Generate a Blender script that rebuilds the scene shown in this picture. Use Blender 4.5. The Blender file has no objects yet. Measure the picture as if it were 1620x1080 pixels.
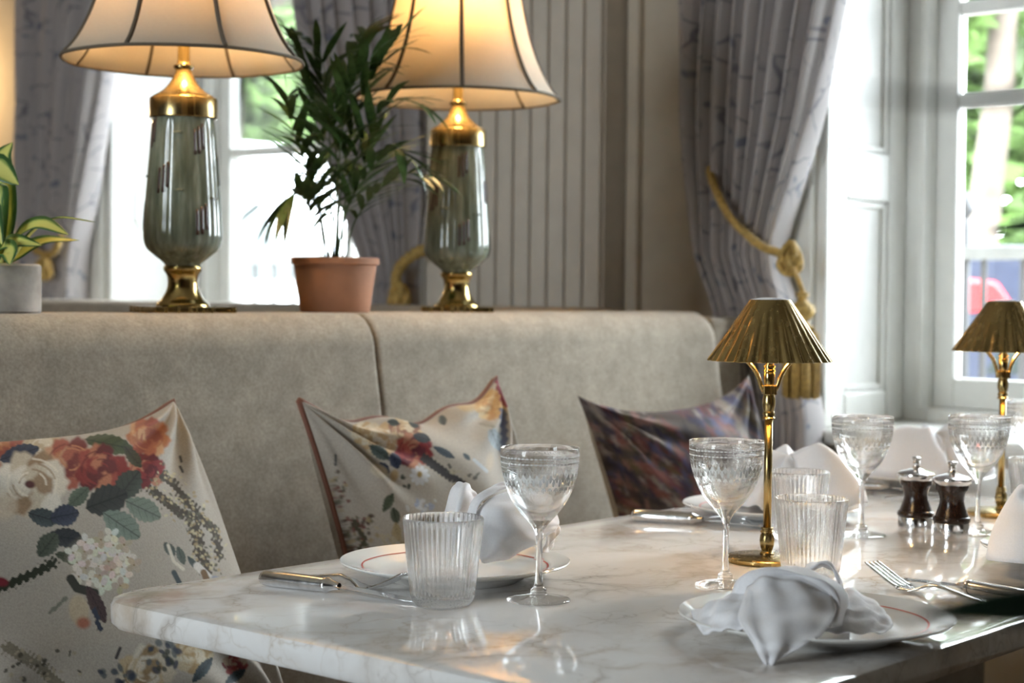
import bpy, math, random
import numpy as np
from mathutils import Vector, Matrix
R = random.Random(7)
PI = math.pi
scene = bpy.context.scene
col = scene.collection

# ---------------------------------------------------------------- camera
CAMZ, FPX = 1.06, 2700.0
cam_d = bpy.data.cameras.new('camera'); cam = bpy.data.objects.new('camera', cam_d); col.objects.link(cam)
cam_d.sensor_width = 36.0; cam_d.lens = FPX * 36.0 / 1620.0
cam_d.clip_start = 0.02; cam_d.clip_end = 200
CAMM = Matrix.Translation((0, 0, CAMZ)) @ Matrix.Rotation(PI/2 - math.atan(75/FPX), 4, 'X') @ Matrix.Rotation(0.0095, 4, 'Z')
cam.matrix_world = CAMM
cam_d.dof.use_dof = True; cam_d.dof.focus_distance = 1.82; cam_d.dof.aperture_fstop = 6.0
scene.camera = cam

# ---------------------------------------------------------------- sky, exposure
SKY = 42.0
w = bpy.data.worlds.new('overcast_sky'); scene.world = w; w.use_nodes = True
bg = w.node_tree.nodes['Background']; bg.inputs[0].default_value = (0.86, 0.92, 1.0, 1); bg.inputs[1].default_value = SKY
scene.view_settings.view_transform = 'Standard'; scene.view_settings.look = 'None'
scene.view_settings.gamma = 1.0; scene.view_settings.use_curve_mapping = False
scene.view_settings.exposure = -0.60
scene.cycles.use_denoising = True
try: scene.cycles.denoiser = 'OPENIMAGEDENOISE'
except Exception: pass
scene.cycles.max_bounces = 14; scene.cycles.transmission_bounces = 12; scene.cycles.transparent_max_bounces = 16
scene.cycles.sample_clamp_indirect = 80.0

# ---------------------------------------------------------------- frames of reference
ANG = math.radians(49.0)
U = Vector((math.cos(ANG), math.sin(ANG), 0)); V = Vector((math.sin(ANG), -math.cos(ANG), 0))
C0 = Vector((-0.43, 1.7227, 0))                 # near corner of the table on the banquette side
TZ = 0.75                                        # table top
def T(u, v, z=0.0): return C0 + U*u + V*v + Vector((0, 0, z))
def ray(px, py):
    d = CAMM.to_3x3() @ Vector(((px-810)/FPX, -(py-540)/FPX, -1.0)); return d
def P(px, py, z):                                # pixel -> point on the level z
    d = ray(px, py); k = (z-CAMZ)/d.z; return Vector((0, 0, CAMZ)) + d*k
def PD(px, py, D):                               # pixel -> point D metres in front of the camera
    d = ray(px, py); return Vector((0, 0, CAMZ)) + d*(D/d.y)
INV = CAMM.inverted()
def proj(p):
    q = INV @ Vector(p); return 810 + FPX*q.x/-q.z, 540 - FPX*q.y/-q.z
ROTZ = ANG                                       # local x axis along the banquette

# portals that guide the sky light through the window openings
def portal(name, u, v, z, su, sz, ang):
    l = bpy.data.lights.new(name, 'AREA'); l.shape = 'RECTANGLE'; l.size = su; l.size_y = sz
    l.cycles.is_portal = True
    o = bpy.data.objects.new(name, l); col.objects.link(o)
    o.location = T(u, v, z); o.rotation_euler = (PI/2, 0, ang); return o
W2 = (-0.383, 0.62); W1 = (-2.83, -1.53); SILL, HEAD = 0.79, 2.65
UW, UF = 2.05, 2.41                              # wall plane, window frame plane
for nm, (a, b) in (('window_portal', W1), ('window_portal_right_offscreen', W2)): portal(nm, UF+.08, (a+b)/2, (SILL+HEAD)/2, b-a, HEAD-SILL, ANG-PI/2)
VR, UB = 3.6, -3.4                               # wall opposite the banquette, wall behind the camera
RW = ()                                          # windows of the wall opposite
BW = ((-.60, .30),)                   # windows of the wall behind the camera
for a, b in RW: portal('window_opposite_offscreen', (a+b)/2, VR+.2, 1.7, b-a, 1.9, ANG+PI)
for a, b in BW: portal('window_rear_offscreen', UB-.2, (a+b)/2, 1.7, b-a, 1.9, ANG+PI/2-PI)

# ---------------------------------------------------------------- materials
MATS = {}
class NT:
    def __init__(s, name):
        m = bpy.data.materials.new(name); m.use_nodes = True; s.m = m; s.t = m.node_tree
        s.b = s.t.nodes['Principled BSDF']; s.out = s.t.nodes['Material Output']; MATS[name] = m
    def n(s, typ, **kw):
        x = s.t.nodes.new(typ)
        for k, v in kw.items(): setattr(x, k, v)
        return x
    def l(s, a, b): s.t.links.new(a, b)
    def noise(s, vec, scale, detail=4, rough=.55, dist=0.0):
        x = s.n('ShaderNodeTexNoise'); x.inputs['Scale'].default_value = scale; x.inputs['Detail'].default_value = detail
        x.inputs['Roughness'].default_value = rough; x.inputs['Distortion'].default_value = dist
        if vec is not None: s.l(vec, x.inputs['Vector'])
        return x
    def ramp(s, fac, stops, interp='LINEAR'):
        x = s.n('ShaderNodeValToRGB'); x.color_ramp.interpolation = interp; e = x.color_ramp.elements
        while len(e) < len(stops): e.new(0.5)
        for i, (p, c) in enumerate(stops): e[i].position = p; e[i].color = (*c, 1) if len(c) == 3 else c
        if fac is not None: s.l(fac, x.inputs[0])
        return x
    def mix(s, fac, a, b, mode='MIX'):
        x = s.n('ShaderNodeMix', data_type='RGBA', blend_type=mode)
        for sock, val in ((x.inputs[0], fac), (x.inputs[6], a), (x.inputs[7], b)):
            if hasattr(val, 'type') and hasattr(val, 'node'): s.l(val, sock)
            elif isinstance(val, (int, float)): sock.default_value = val
            else: sock.default_value = (*val, 1)
        return x.outputs[2]
    def co(s, kind='Object'): return s.n('ShaderNodeTexCoord').outputs[kind]
    def mapping(s, vec, scale=(1, 1, 1), rot=(0, 0, 0)):
        x = s.n('ShaderNodeMapping'); x.inputs['Scale'].default_value = scale; x.inputs['Rotation'].default_value = rot
        s.l(vec, x.inputs['Vector']); return x.outputs[0]
    def bump(s, h, strength=.3, dist=.002):
        x = s.n('ShaderNodeBump'); x.inputs['Strength'].default_value = strength; x.inputs['Distance'].default_value = dist
        s.l(h, x.inputs['Height']); s.l(x.outputs[0], s.b.inputs['Normal'])
    def set(s, rough=.5, metal=0.0, spec=None, sheen=0.0, trans=0.0, ior=None, coat=0.0):
        b = s.b.inputs; b['Roughness'].default_value = rough; b['Metallic'].default_value = metal
        if spec is not None: b['Specular IOR Level'].default_value = spec
        b['Sheen Weight'].default_value = sheen; b['Transmission Weight'].default_value = trans
        if ior: b['IOR'].default_value = ior
        b['Coat Weight'].default_value = coat; b['Coat Roughness'].default_value = .04
        return s
def mat(name, c, rough=.5, metal=0.0, var=.12, scale=18, bump=0.0, **kw):
    """one colour with a fine procedural variation"""
    s = NT(name).set(rough, metal, **kw); no = s.noise(s.co(), scale)
    lo = tuple(max(0, x*(1-var)) for x in c); hi = tuple(min(1, x*(1+var)) for x in c)
    r = s.ramp(no.outputs[0], [(.3, lo), (.7, hi)]); s.l(r.outputs[0], s.b.inputs['Base Color'])
    if bump: s.bump(no.outputs[0], bump)
    return s.m

def marble():
    s = NT('marble').set(.06, spec=.6); co = s.co()
    n1 = s.noise(co, 3.0, 6, .6); off = s.n('ShaderNodeVectorMath', operation='SCALE'); off.inputs[3].default_value = .32
    s.l(n1.outputs['Color'], off.inputs[0])
    add = s.n('ShaderNodeVectorMath', operation='ADD'); s.l(co, add.inputs[0]); s.l(off.outputs[0], add.inputs[1])
    m1 = s.mapping(add.outputs[0], (1.0, 1.5, 1.2), (0, 0, .6))
    v1 = s.n('ShaderNodeTexVoronoi', feature='DISTANCE_TO_EDGE'); v1.inputs['Scale'].default_value = 6.5; s.l(m1, v1.inputs['Vector'])
    v2 = s.n('ShaderNodeTexVoronoi', feature='DISTANCE_TO_EDGE'); v2.inputs['Scale'].default_value = 15; s.l(m1, v2.inputs['Vector'])
    k1 = s.ramp(v1.outputs[0], [(0, (.62, .62, .62)), (.012, (.34, .34, .34)), (.10, (0, 0, 0))])
    k2 = s.ramp(v2.outputs[0], [(0, (.45, .45, .45)), (.015, (.16, .16, .16)), (.07, (0, 0, 0))])
    ma = s.ramp(s.noise(co, 5.0, 3).outputs[0], [(.46, (0, 0, 0)), (.66, (1, 1, 1))])
    mb = s.ramp(s.noise(co, 8.5, 3).outputs[0], [(.45, (0, 0, 0)), (.62, (1, 1, 1))])
    f1 = s.mix(1.0, k1.outputs[0], ma.outputs[0], 'MULTIPLY'); f2 = s.mix(1.0, k2.outputs[0], mb.outputs[0], 'MULTIPLY')
    cloud = s.ramp(s.noise(add.outputs[0], 3.4, 8, .62).outputs[0], [(.40, (.84, .83, .82)), (.56, (.79, .76, .73)), (.70, (.52, .43, .34))])
    vc = s.ramp(s.noise(co, 4).outputs[0], [(.38, (.22, .20, .19)), (.6, (.38, .26, .14))])
    a = s.mix(f1, cloud.outputs[0], vc.outputs[0]); b = s.mix(f2, a, vc.outputs[0])
    s.l(b, s.b.inputs['Base Color']); return s.m
marble()

def velvet(name, c):
    s = NT(name).set(.9, sheen=.08, spec=.2); co = s.co()
    n1 = s.noise(co, 24, 6, .7); n2 = s.noise(co, 240, 3)
    r = s.ramp(n1.outputs[0], [(.3, tuple(x*.80 for x in c)), (.7, tuple(min(1, x*1.16) for x in c))])
    r2 = s.ramp(n2.outputs[0], [(.3, (.80, .80, .80)), (.7, (1.14, 1.14, 1.14))])
    s.l(s.mix(1.0, r.outputs[0], r2.outputs[0], 'MULTIPLY'), s.b.inputs['Base Color'])
    s.bump(n2.outputs[0], .25, .001); return s.m
velvet('taupe_velvet', (.37, .315, .25)); velvet('seat_velvet', (.37, .315, .25))

def vcol(name, rough=.8, sheen=.03):
    s = NT(name).set(rough, sheen=sheen, spec=.2); a = s.n('ShaderNodeAttribute', attribute_name='print')
    no = s.noise(s.co(), 420, 2); r = s.ramp(no.outputs[0], [(.3, (.88, .88, .88)), (.7, (1.08, 1.08, 1.08))])
    s.l(s.mix(1.0, a.outputs[0], r.outputs[0], 'MULTIPLY'), s.b.inputs['Base Color'])
    s.bump(no.outputs[0], .15, .0008); return s.m
vcol('floral_print')

def curtain_mat():
    s = NT('curtain_fabric').set(.9, sheen=.1); co = s.co('UV')
    m = s.mapping(co, (1.6, 1.6, 1)); n1 = s.noise(m, 3.0, 3)
    off = s.n('ShaderNodeVectorMath', operation='SCALE'); off.inputs[3].default_value = .18; s.l(n1.outputs['Color'], off.inputs[0])
    add = s.n('ShaderNodeVectorMath', operation='ADD'); s.l(m, add.inputs[0]); s.l(off.outputs[0], add.inputs[1])
    v1 = s.n('ShaderNodeTexVoronoi', feature='DISTANCE_TO_EDGE'); v1.inputs['Scale'].default_value = 6.5; s.l(add.outputs[0], v1.inputs['Vector'])
    br = s.ramp(v1.outputs[0], [(0, (.8, .8, .8)), (.02, (.6, .6, .6)), (.04, (0, 0, 0))])
    mk = s.ramp(s.noise(m, 4.5, 2).outputs[0], [(.44, (0, 0, 0)), (.54, (1, 1, 1))])
    v2 = s.n('ShaderNodeTexVoronoi', feature='F1'); v2.inputs['Scale'].default_value = 16; s.l(add.outputs[0], v2.inputs['Vector'])
    lf = s.ramp(v2.outputs[0], [(.22, (1, 1, 1)), (.32, (0, 0, 0))])
    mk2 = s.ramp(s.noise(m, 6.5, 2).outputs[0], [(.52, (0, 0, 0)), (.58, (1, 1, 1))])
    f1 = s.mix(1.0, br.outputs[0], mk.outputs[0], 'MULTIPLY'); f2 = s.mix(1.0, lf.outputs[0], mk2.outputs[0], 'MULTIPLY')
    a = s.mix(f1, (.52, .48, .47), (.17, .16, .19)); b = s.mix(f2, a, (.24, .25, .30))
    s.l(b, s.b.inputs['Base Color'])
    tr = s.n('ShaderNodeBsdfTranslucent'); s.l(b, tr.inputs[0]); mx = s.n('ShaderNodeMixShader'); mx.inputs[0].default_value = .22
    s.l(s.b.outputs[0], mx.inputs[1]); s.l(tr.outputs[0], mx.inputs[2]); s.l(mx.outputs[0], s.out.inputs[0]); return s.m
curtain_mat()

def shade_mat():
    s = NT('lampshade_silk').set(.8); co = s.co(); no = s.noise(s.mapping(co, (40, 40, 300)), 4, 2)
    r = s.ramp(no.outputs[0], [(.3, (.64, .57, .47)), (.7, (.72, .65, .55))]); s.l(r.outputs[0], s.b.inputs['Base Color'])
    tr = s.n('ShaderNodeBsdfTranslucent'); tr.inputs[0].default_value = (.85, .75, .60, 1); mx = s.n('ShaderNodeMixShader'); mx.inputs[0].default_value = .38
    s.l(s.b.outputs[0], mx.inputs[1]); s.l(tr.outputs[0], mx.inputs[2]); s.l(mx.outputs[0], s.out.inputs[0]); return s.m
shade_mat()

def glass(name, c=(1, 1, 1), rough=0.0):
    s = NT(name); s.t.nodes.remove(s.b); g = s.n('ShaderNodeBsdfGlass'); g.inputs['IOR'].default_value = 1.48
    g.inputs['Roughness'].default_value = rough
    no = s.noise(s.co(), 3, 2); r = s.ramp(no.outputs[0], [(.3, tuple(x*.985 for x in c)), (.7, c)]); s.l(r.outputs[0], g.inputs[0])
    t = s.n('ShaderNodeBsdfTransparent'); mx = s.n('ShaderNodeMixShader'); mx.inputs[0].default_value = .34
    s.l(g.outputs[0], mx.inputs[1]); s.l(t.outputs[0], mx.inputs[2]); s.l(mx.outputs[0], s.out.inputs[0]); return s.m
glass('crystal')
def pane_mat():
    s = NT('window_glass'); s.t.nodes.remove(s.b); t = s.n('ShaderNodeBsdfTransparent'); g = s.n('ShaderNodeBsdfGlossy'); g.inputs['Roughness'].default_value = .01
    t.inputs[0].default_value = (.96, .98, .97, 1); f = s.n('ShaderNodeFresnel'); f.inputs[0].default_value = 1.3
    m = s.n('ShaderNodeMixShader'); s.l(f.outputs[0], m.inputs[0]); s.l(t.outputs[0], m.inputs[1]); s.l(g.outputs[0], m.inputs[2]); s.l(m.outputs[0], s.out.inputs[0])
pane_mat()
def glaze_mat():
    s = NT('celadon_glaze').set(.12, spec=.6); co = s.co(); no = s.noise(s.mapping(co, (60, 60, 9)), 1.5, 3)
    r = s.ramp(no.outputs[0], [(.3, (.11, .125, .085)), (.52, (.185, .205, .15)), (.72, (.30, .33, .27))]); s.l(r.outputs[0], s.b.inputs['Base Color']); return s.m
glaze_mat()
def brushed(name, c, rough=.24):
    s = NT(name).set(rough, 1.0); no = s.noise(s.mapping(s.co(), (70, 70, 2)), 2, 2)
    r = s.ramp(no.outputs[0], [(.3, tuple(x*.86 for x in c)), (.7, c)]); s.l(r.outputs[0], s.b.inputs['Base Color'])
    r2 = s.ramp(no.outputs[0], [(.3, (rough*.8,)*3), (.7, (rough*1.25,)*3)]); s.l(r2.outputs[0], s.b.inputs['Roughness']); return s.m
brushed('brass', (.45, .335, .145)); brushed('polished_brass', (.56, .41, .16), .16); brushed('silver', (.85, .85, .86), .17)
def glow(name, c, st):
    s = NT(name); s.b.inputs['Emission Color'].default_value = (*c, 1); s.b.inputs['Emission Strength'].default_value = st
    no = s.noise(s.co(), 8, 2); r = s.ramp(no.outputs[0], [(.3, c), (.7, c)]); s.l(r.outputs[0], s.b.inputs['Base Color']); return s.m
glow('bulb', (1.0, .72, .38), 12.0)
def wood_mat(name, c1, c2, sc=(3, 3, 40), rough=.25):
    s = NT(name).set(rough, spec=.5); no = s.noise(s.mapping(s.co(), sc), 6, 4, .6, 1.0)
    r = s.ramp(no.outputs[0], [(.3, c1), (.7, c2)]); s.l(r.outputs[0], s.b.inputs['Base Color']); return s.m
wood_mat('dark_wood', (.012, .006, .004), (.038, .016, .009), (120, 120, 25), .22); wood_mat('oak_floor', (.12, .075, .04), (.2, .13, .075), (3, 30, 3), .4)
wood_mat('unseen_dark_wall', (.05, .032, .02), (.10, .065, .04), (3, 3, 20), .5); mat('wall_paint', (.60, .53, .43), .8, var=.05); mat('panel_paint', (.60, .54, .46), .6, var=.05); mat('ceiling_paint', (.50, .46, .38), .9, var=.03)
mat('white_wood', (.74, .73, .69), .4, var=.04); mat('porcelain', (.84, .83, .80), .07, var=.02, spec=.6); mat('red_line', (.55, .07, .05), .3)
mat('linen', (.82, .81, .83), .9, var=.03, scale=500, bump=.12); mat('etched', (.80, .80, .78), .9, var=.03)
mat('piping', (.16, .06, .035), .7); mat('gold_cord', (.46, .30, .085), .65, scale=120, var=.35, bump=.3); mat('shade_trim', (.12, .09, .06), .8)
mat('brown_dash', (.055, .022, .014), .3); mat('terracotta', (.42, .205, .12), .85, var=.14, bump=.1); mat('concrete', (.34, .31, .28), .9, var=.35, scale=22, bump=.4)
mat('soil', (.03, .02, .014), 1.0, bump=.6, scale=120); mat('palm_leaf', (.055, .11, .03), .45, var=.4, scale=9); mat('palm_stem', (.10, .15, .05), .5)
mat('dark_leaf', (.012, .03, .018), .4, var=.3)
mat('grey_trim', (.33, .29, .24), .8)
def dieff():
    s = NT('variegated_leaf').set(.4); co = s.co('UV'); sx = s.n('ShaderNodeSeparateXYZ'); s.l(co, sx.inputs[0])
    no = s.noise(s.mapping(co, (14, 5, 1)), 1.5, 4); ab = s.n('ShaderNodeMath', operation='ABSOLUTE'); s.l(sx.outputs[0], ab.inputs[0])
    ad = s.n('ShaderNodeMath', operation='MULTIPLY_ADD'); s.l(no.outputs[0], ad.inputs[0]); ad.inputs[1].default_value = .6; s.l(ab.outputs[0], ad.inputs[2])
    r = s.ramp(ad.outputs[0], [(.75, (.62, .60, .16)), (.95, (.16, .26, .05)), (1.15, (.04, .12, .03))]); s.l(r.outputs[0], s.b.inputs['Base Color'])
    return s.m
dieff()
mat('tree_bark', (.12, .095, .075), .9, var=.4, scale=4); mat('tree_leaf', (.08, .14, .03), .6, var=.4, scale=1.5)
mat('van_white', (.80, .82, .84), .25); mat('car_glass', (.02, .03, .03), .06); mat('tyre', (.02, .02, .02), .8); mat('car_blue', (.025, .032, .06), .3)
mat('tail_light', (.50, .025, .03), .25); mat('asphalt', (.20, .20, .20), .9); mat('iron', (.025, .025, .028), .5); mat('pale_stone', (.62, .60, .55), .8); mat('chrome', (.7, .7, .7), .15, 1.0)
mat('black_metal', (.02, .02, .02), .4); mat('rail_paint', (.10, .105, .11), .5)

# ---------------------------------------------------------------- building helpers
FR = {}                                          # world matrix of every thing
def tag(o, label=None, cat=None, group=None, kind=None):
    if label: o['label'] = label
    if cat: o['category'] = cat
    if group: o['group'] = group
    if kind: o['kind'] = kind
    return o
def thing(name, label, cat, loc, rotz=0.0, group=None, kind=None):
    o = bpy.data.objects.new(name, None); col.objects.link(o); o.empty_display_size = .05
    o.location = loc; o.rotation_euler = (0, 0, rotz); tag(o, label, cat, group, kind)
    FR[o.name] = Matrix.Translation(Vector(loc)) @ Matrix.Rotation(rotz, 4, 'Z'); return o
class MB:
    def __init__(s): s.v = []; s.f = []; s.uv = None
    def add(s, vs, fs):
        o = len(s.v); s.v += [tuple(x) for x in vs]; s.f += [tuple(i+o for i in f) for f in fs]; return s
    def box(s, x0, x1, y0, y1, z0, z1, fn=None):
        vs = [(x, y, z) for z in (z0, z1) for y in (y0, y1) for x in (x0, x1)]
        if fn: vs = [fn(*p) for p in vs]
        fs = [(0, 2, 3, 1), (4, 5, 7, 6), (0, 1, 5, 4), (2, 6, 7, 3), (0, 4, 6, 2), (1, 3, 7, 5)]
        if fn is T: fs = [tuple(reversed(f)) for f in fs]     # the frame U, V, Z is left-handed
        return s.add(vs, fs)
    def lathe(s, prof, n=48, closed=False, rfn=None, at=(0, 0, 0)):
        vs, fs = [], []; m = len(prof)
        for j, (r, z) in enumerate(prof):
            for i in range(n):
                a = 2*PI*i/n; rr = rfn(r, z, a) if rfn else r
                vs.append((at[0]+rr*math.cos(a), at[1]+rr*math.sin(a), at[2]+z))
        for j in range(m if closed else m-1):
            k = (j+1) % m
            for i in range(n):
                i2 = (i+1) % n; fs.append((j*n+i, j*n+i2, k*n+i2, k*n+i))
        if not closed:
            if prof[0][0] > 1e-6: fs.append(tuple(reversed(range(n))))
            if prof[-1][0] > 1e-6: fs.append(tuple((m-1)*n+i for i in range(n)))
        return s.add(vs, fs)
    def open_lathe(s, prof, n=48, rfn=None):
        vs, fs = [], []
        for r, z in prof:
            for i in range(n):
                a = 2*PI*i/n; rr = rfn(r, z, a) if rfn else r
                vs.append((rr*math.cos(a), rr*math.sin(a), z))
        for j in range(len(prof)-1):
            for i in range(n): fs.append((j*n+i, j*n+(i+1) % n, (j+1)*n+(i+1) % n, (j+1)*n+i))
        return s.add(vs, fs)
    def tube(s, pts, r, n=8, caps=True):
        pts = [Vector(p) for p in pts]; m = len(pts); rs = r if isinstance(r, (list, tuple)) else [r]*m
        vs, fs = [], []; ref = None
        for j, p in enumerate(pts):
            t = (pts[min(j+1, m-1)] - pts[max(j-1, 0)]).normalized()
            if ref is None: ref = Vector((0, 0, 1)) if abs(t.z) < .9 else Vector((1, 0, 0))
            a = t.cross(ref).normalized(); b = t.cross(a).normalized(); ref = -b if b.dot(ref) < 0 else b
            a = t.cross(ref).normalized(); b = t.cross(a).normalized()
            for i in range(n):
                q = 2*PI*i/n; vs.append(p + (a*math.cos(q) + b*math.sin(q))*rs[j])
        for j in range(m-1):
            for i in range(n): fs.append((j*n+i, j*n+(i+1) % n, (j+1)*n+(i+1) % n, (j+1)*n+i))
        if caps: fs += [tuple(reversed(range(n))), tuple((m-1)*n+i for i in range(n))]
        return s.add(vs, fs)
    def grid(s, rows):
        m, n = len(rows), len(rows[0]); vs = [p for r in rows for p in r]
        return s.add(vs, [(j*n+i, j*n+i+1, (j+1)*n+i+1, (j+1)*n+i) for j in range(m-1) for i in range(n-1)])
    def build(s, name, m, parent=None, smooth=False, bev=0, seg=2, world=False, solid=0.0, sub=0, wn=False):
        vs = s.v
        if world and parent is not None:
            inv = FR[parent.name].inverted(); vs = [tuple(inv @ Vector(p)) for p in vs]
        me = bpy.data.meshes.new(name); me.from_pydata(vs, [], s.f); me.update()
        me.materials.append(MATS[m])
        o = bpy.data.objects.new(name, me); col.objects.link(o); o.parent = parent
        FR[o.name] = (FR[parent.name].copy() if parent is not None else Matrix.Identity(4))
        if smooth:
            me.polygons.foreach_set('use_smooth', [True]*len(me.polygons))
            if smooth == 'auto': me.set_sharp_from_angle(angle=math.radians(38))
        if s.uv:
            uvl = me.uv_layers.new(name='UVMap'); idx = np.empty(len(me.loops), dtype=np.int32); me.loops.foreach_get('vertex_index', idx)
            uvl.data.foreach_set('uv', np.array(s.uv, dtype=np.float32)[idx].ravel())
        if solid:
            md = o.modifiers.new('thickness', 'SOLIDIFY'); md.thickness = solid; md.offset = 0
        if bev:
            md = o.modifiers.new('bevel', 'BEVEL'); md.width = bev; md.segments = seg; md.limit_method = 'ANGLE'; md.angle_limit = math.radians(40)
        if sub:
            md = o.modifiers.new('sub', 'SUBSURF'); md.levels = sub; md.render_levels = sub
        return o
def copy_tree(o, parent=None):
    c = o.copy(); col.objects.link(c); c.parent = parent
    for ch in list(o.children): copy_tree(ch, c)
    return c
def place(proto, used, loc, rotz, label, group=None):
    o = proto if not used else copy_tree(proto)
    o.location = loc; o.rotation_euler = (0, 0, rotz); o['label'] = label
    if group: o['group'] = group
    FR[o.name] = Matrix.Translation(Vector(loc)) @ Matrix.Rotation(rotz, 4, 'Z'); return o
def cr(pts, k):                                   # Catmull-Rom through points
    pts = [np.array(p, dtype=float) for p in pts]; out = []; n = len(pts)
    for i in range(n-1):
        p0 = pts[i-1] if i else 2*pts[0]-pts[1]; p1, p2 = pts[i], pts[i+1]; p3 = pts[i+2] if i+2 < n else 2*pts[-1]-pts[-2]
        for t in np.arange(k)/k:
            out.append(.5*((2*p1)+(-p0+p2)*t+(2*p0-5*p1+4*p2-p3)*t*t+(-p0+3*p1-3*p2+p3)*t**3))
    out.append(pts[-1]); return out
def sheet(mb, rows, k=7):                         # smooth cloth through a grid of control points
    a = [cr(r, k) for r in rows]
    b = [cr([a[j][i] for j in range(len(a))], k) for i in range(len(a[0]))]
    g = np.array([[b[i][j] for i in range(len(b))] for j in range(len(b[0]))]); m_, n_ = g.shape[:2]
    du = np.gradient(g, axis=1); dv = np.gradient(g, axis=0); nn = np.cross(du, dv); nn /= np.linalg.norm(nn, axis=2, keepdims=True)+1e-9
    jj, ii = np.meshgrid(np.linspace(0, 1, n_), np.linspace(0, 1, m_)); ph = (abs(g[0, 0, 0])*911) % 6.28
    fold = .0020*np.sin(9*jj+3.5*ii+ph)*np.sin(PI*ii)+.0016*np.sin(17*jj-8*ii+2*ph)+.0012*np.sin(23*ii+5*jj+ph)
    mb.grid([[tuple(p) for p in r] for r in (g+nn*(fold*np.sin(PI*jj)**.5)[..., None])])

# ================================================================ THE SETTING
def struct(o): o['kind'] = 'structure'; return o
FL = MB().box(UB-.3, UW+.36, -4.6, VR+.3, -.06, 0, T); struct(FL.build('floor', 'oak_floor'))
struct(MB().box(UB-.3, UF+.2, -4.7, VR+.4, 3.1, 3.2, T).build('ceiling', 'ceiling_paint'))
wl = MB(); US = UF + .16
wl.box(UW, US, -4.7, W1[0], 0, 3.1, T); wl.box(UW, US, W1[1], W2[0], 0, 3.1, T); wl.box(UW, US, W2[1], VR+.3, 0, 3.1, T)
for a, b in (W1, W2): wl.box(UW, US, a, b, 0, SILL-.03, T); wl.box(UW, US, a, b, HEAD, 3.1, T)
struct(wl.build('wall_window', 'wall_paint'))
struct(MB().box(UB-.3, UW, -4.7, -4.5, 0, 3.1, T).build('wall_left', 'wall_paint'))
def pierced(name, spans, lo, hi, fix0, fix1, axis, z0=.75, z1=2.65):
    m = MB(); x = lo
    def bx(a, b, za, zb):
        if axis == 'u': m.box(a, b, fix0, fix1, za, zb, T)
        else: m.box(fix0, fix1, a, b, za, zb, T)
    for a, b in sorted(spans): bx(x, a, 0, 3.1); bx(a, b, 0, z0); bx(a, b, z1, 3.1); x = b
    bx(x, hi, 0, 3.1); struct(m.build(name, 'unseen_dark_wall'))  # unseen walls, given a dark colour to cut the bounced light
pierced('wall_opposite', RW, UB-.3, UW, VR, VR+.16, 'u'); pierced('wall_rear', BW, -4.5, VR, UB-.16, UB, 'v')

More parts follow.
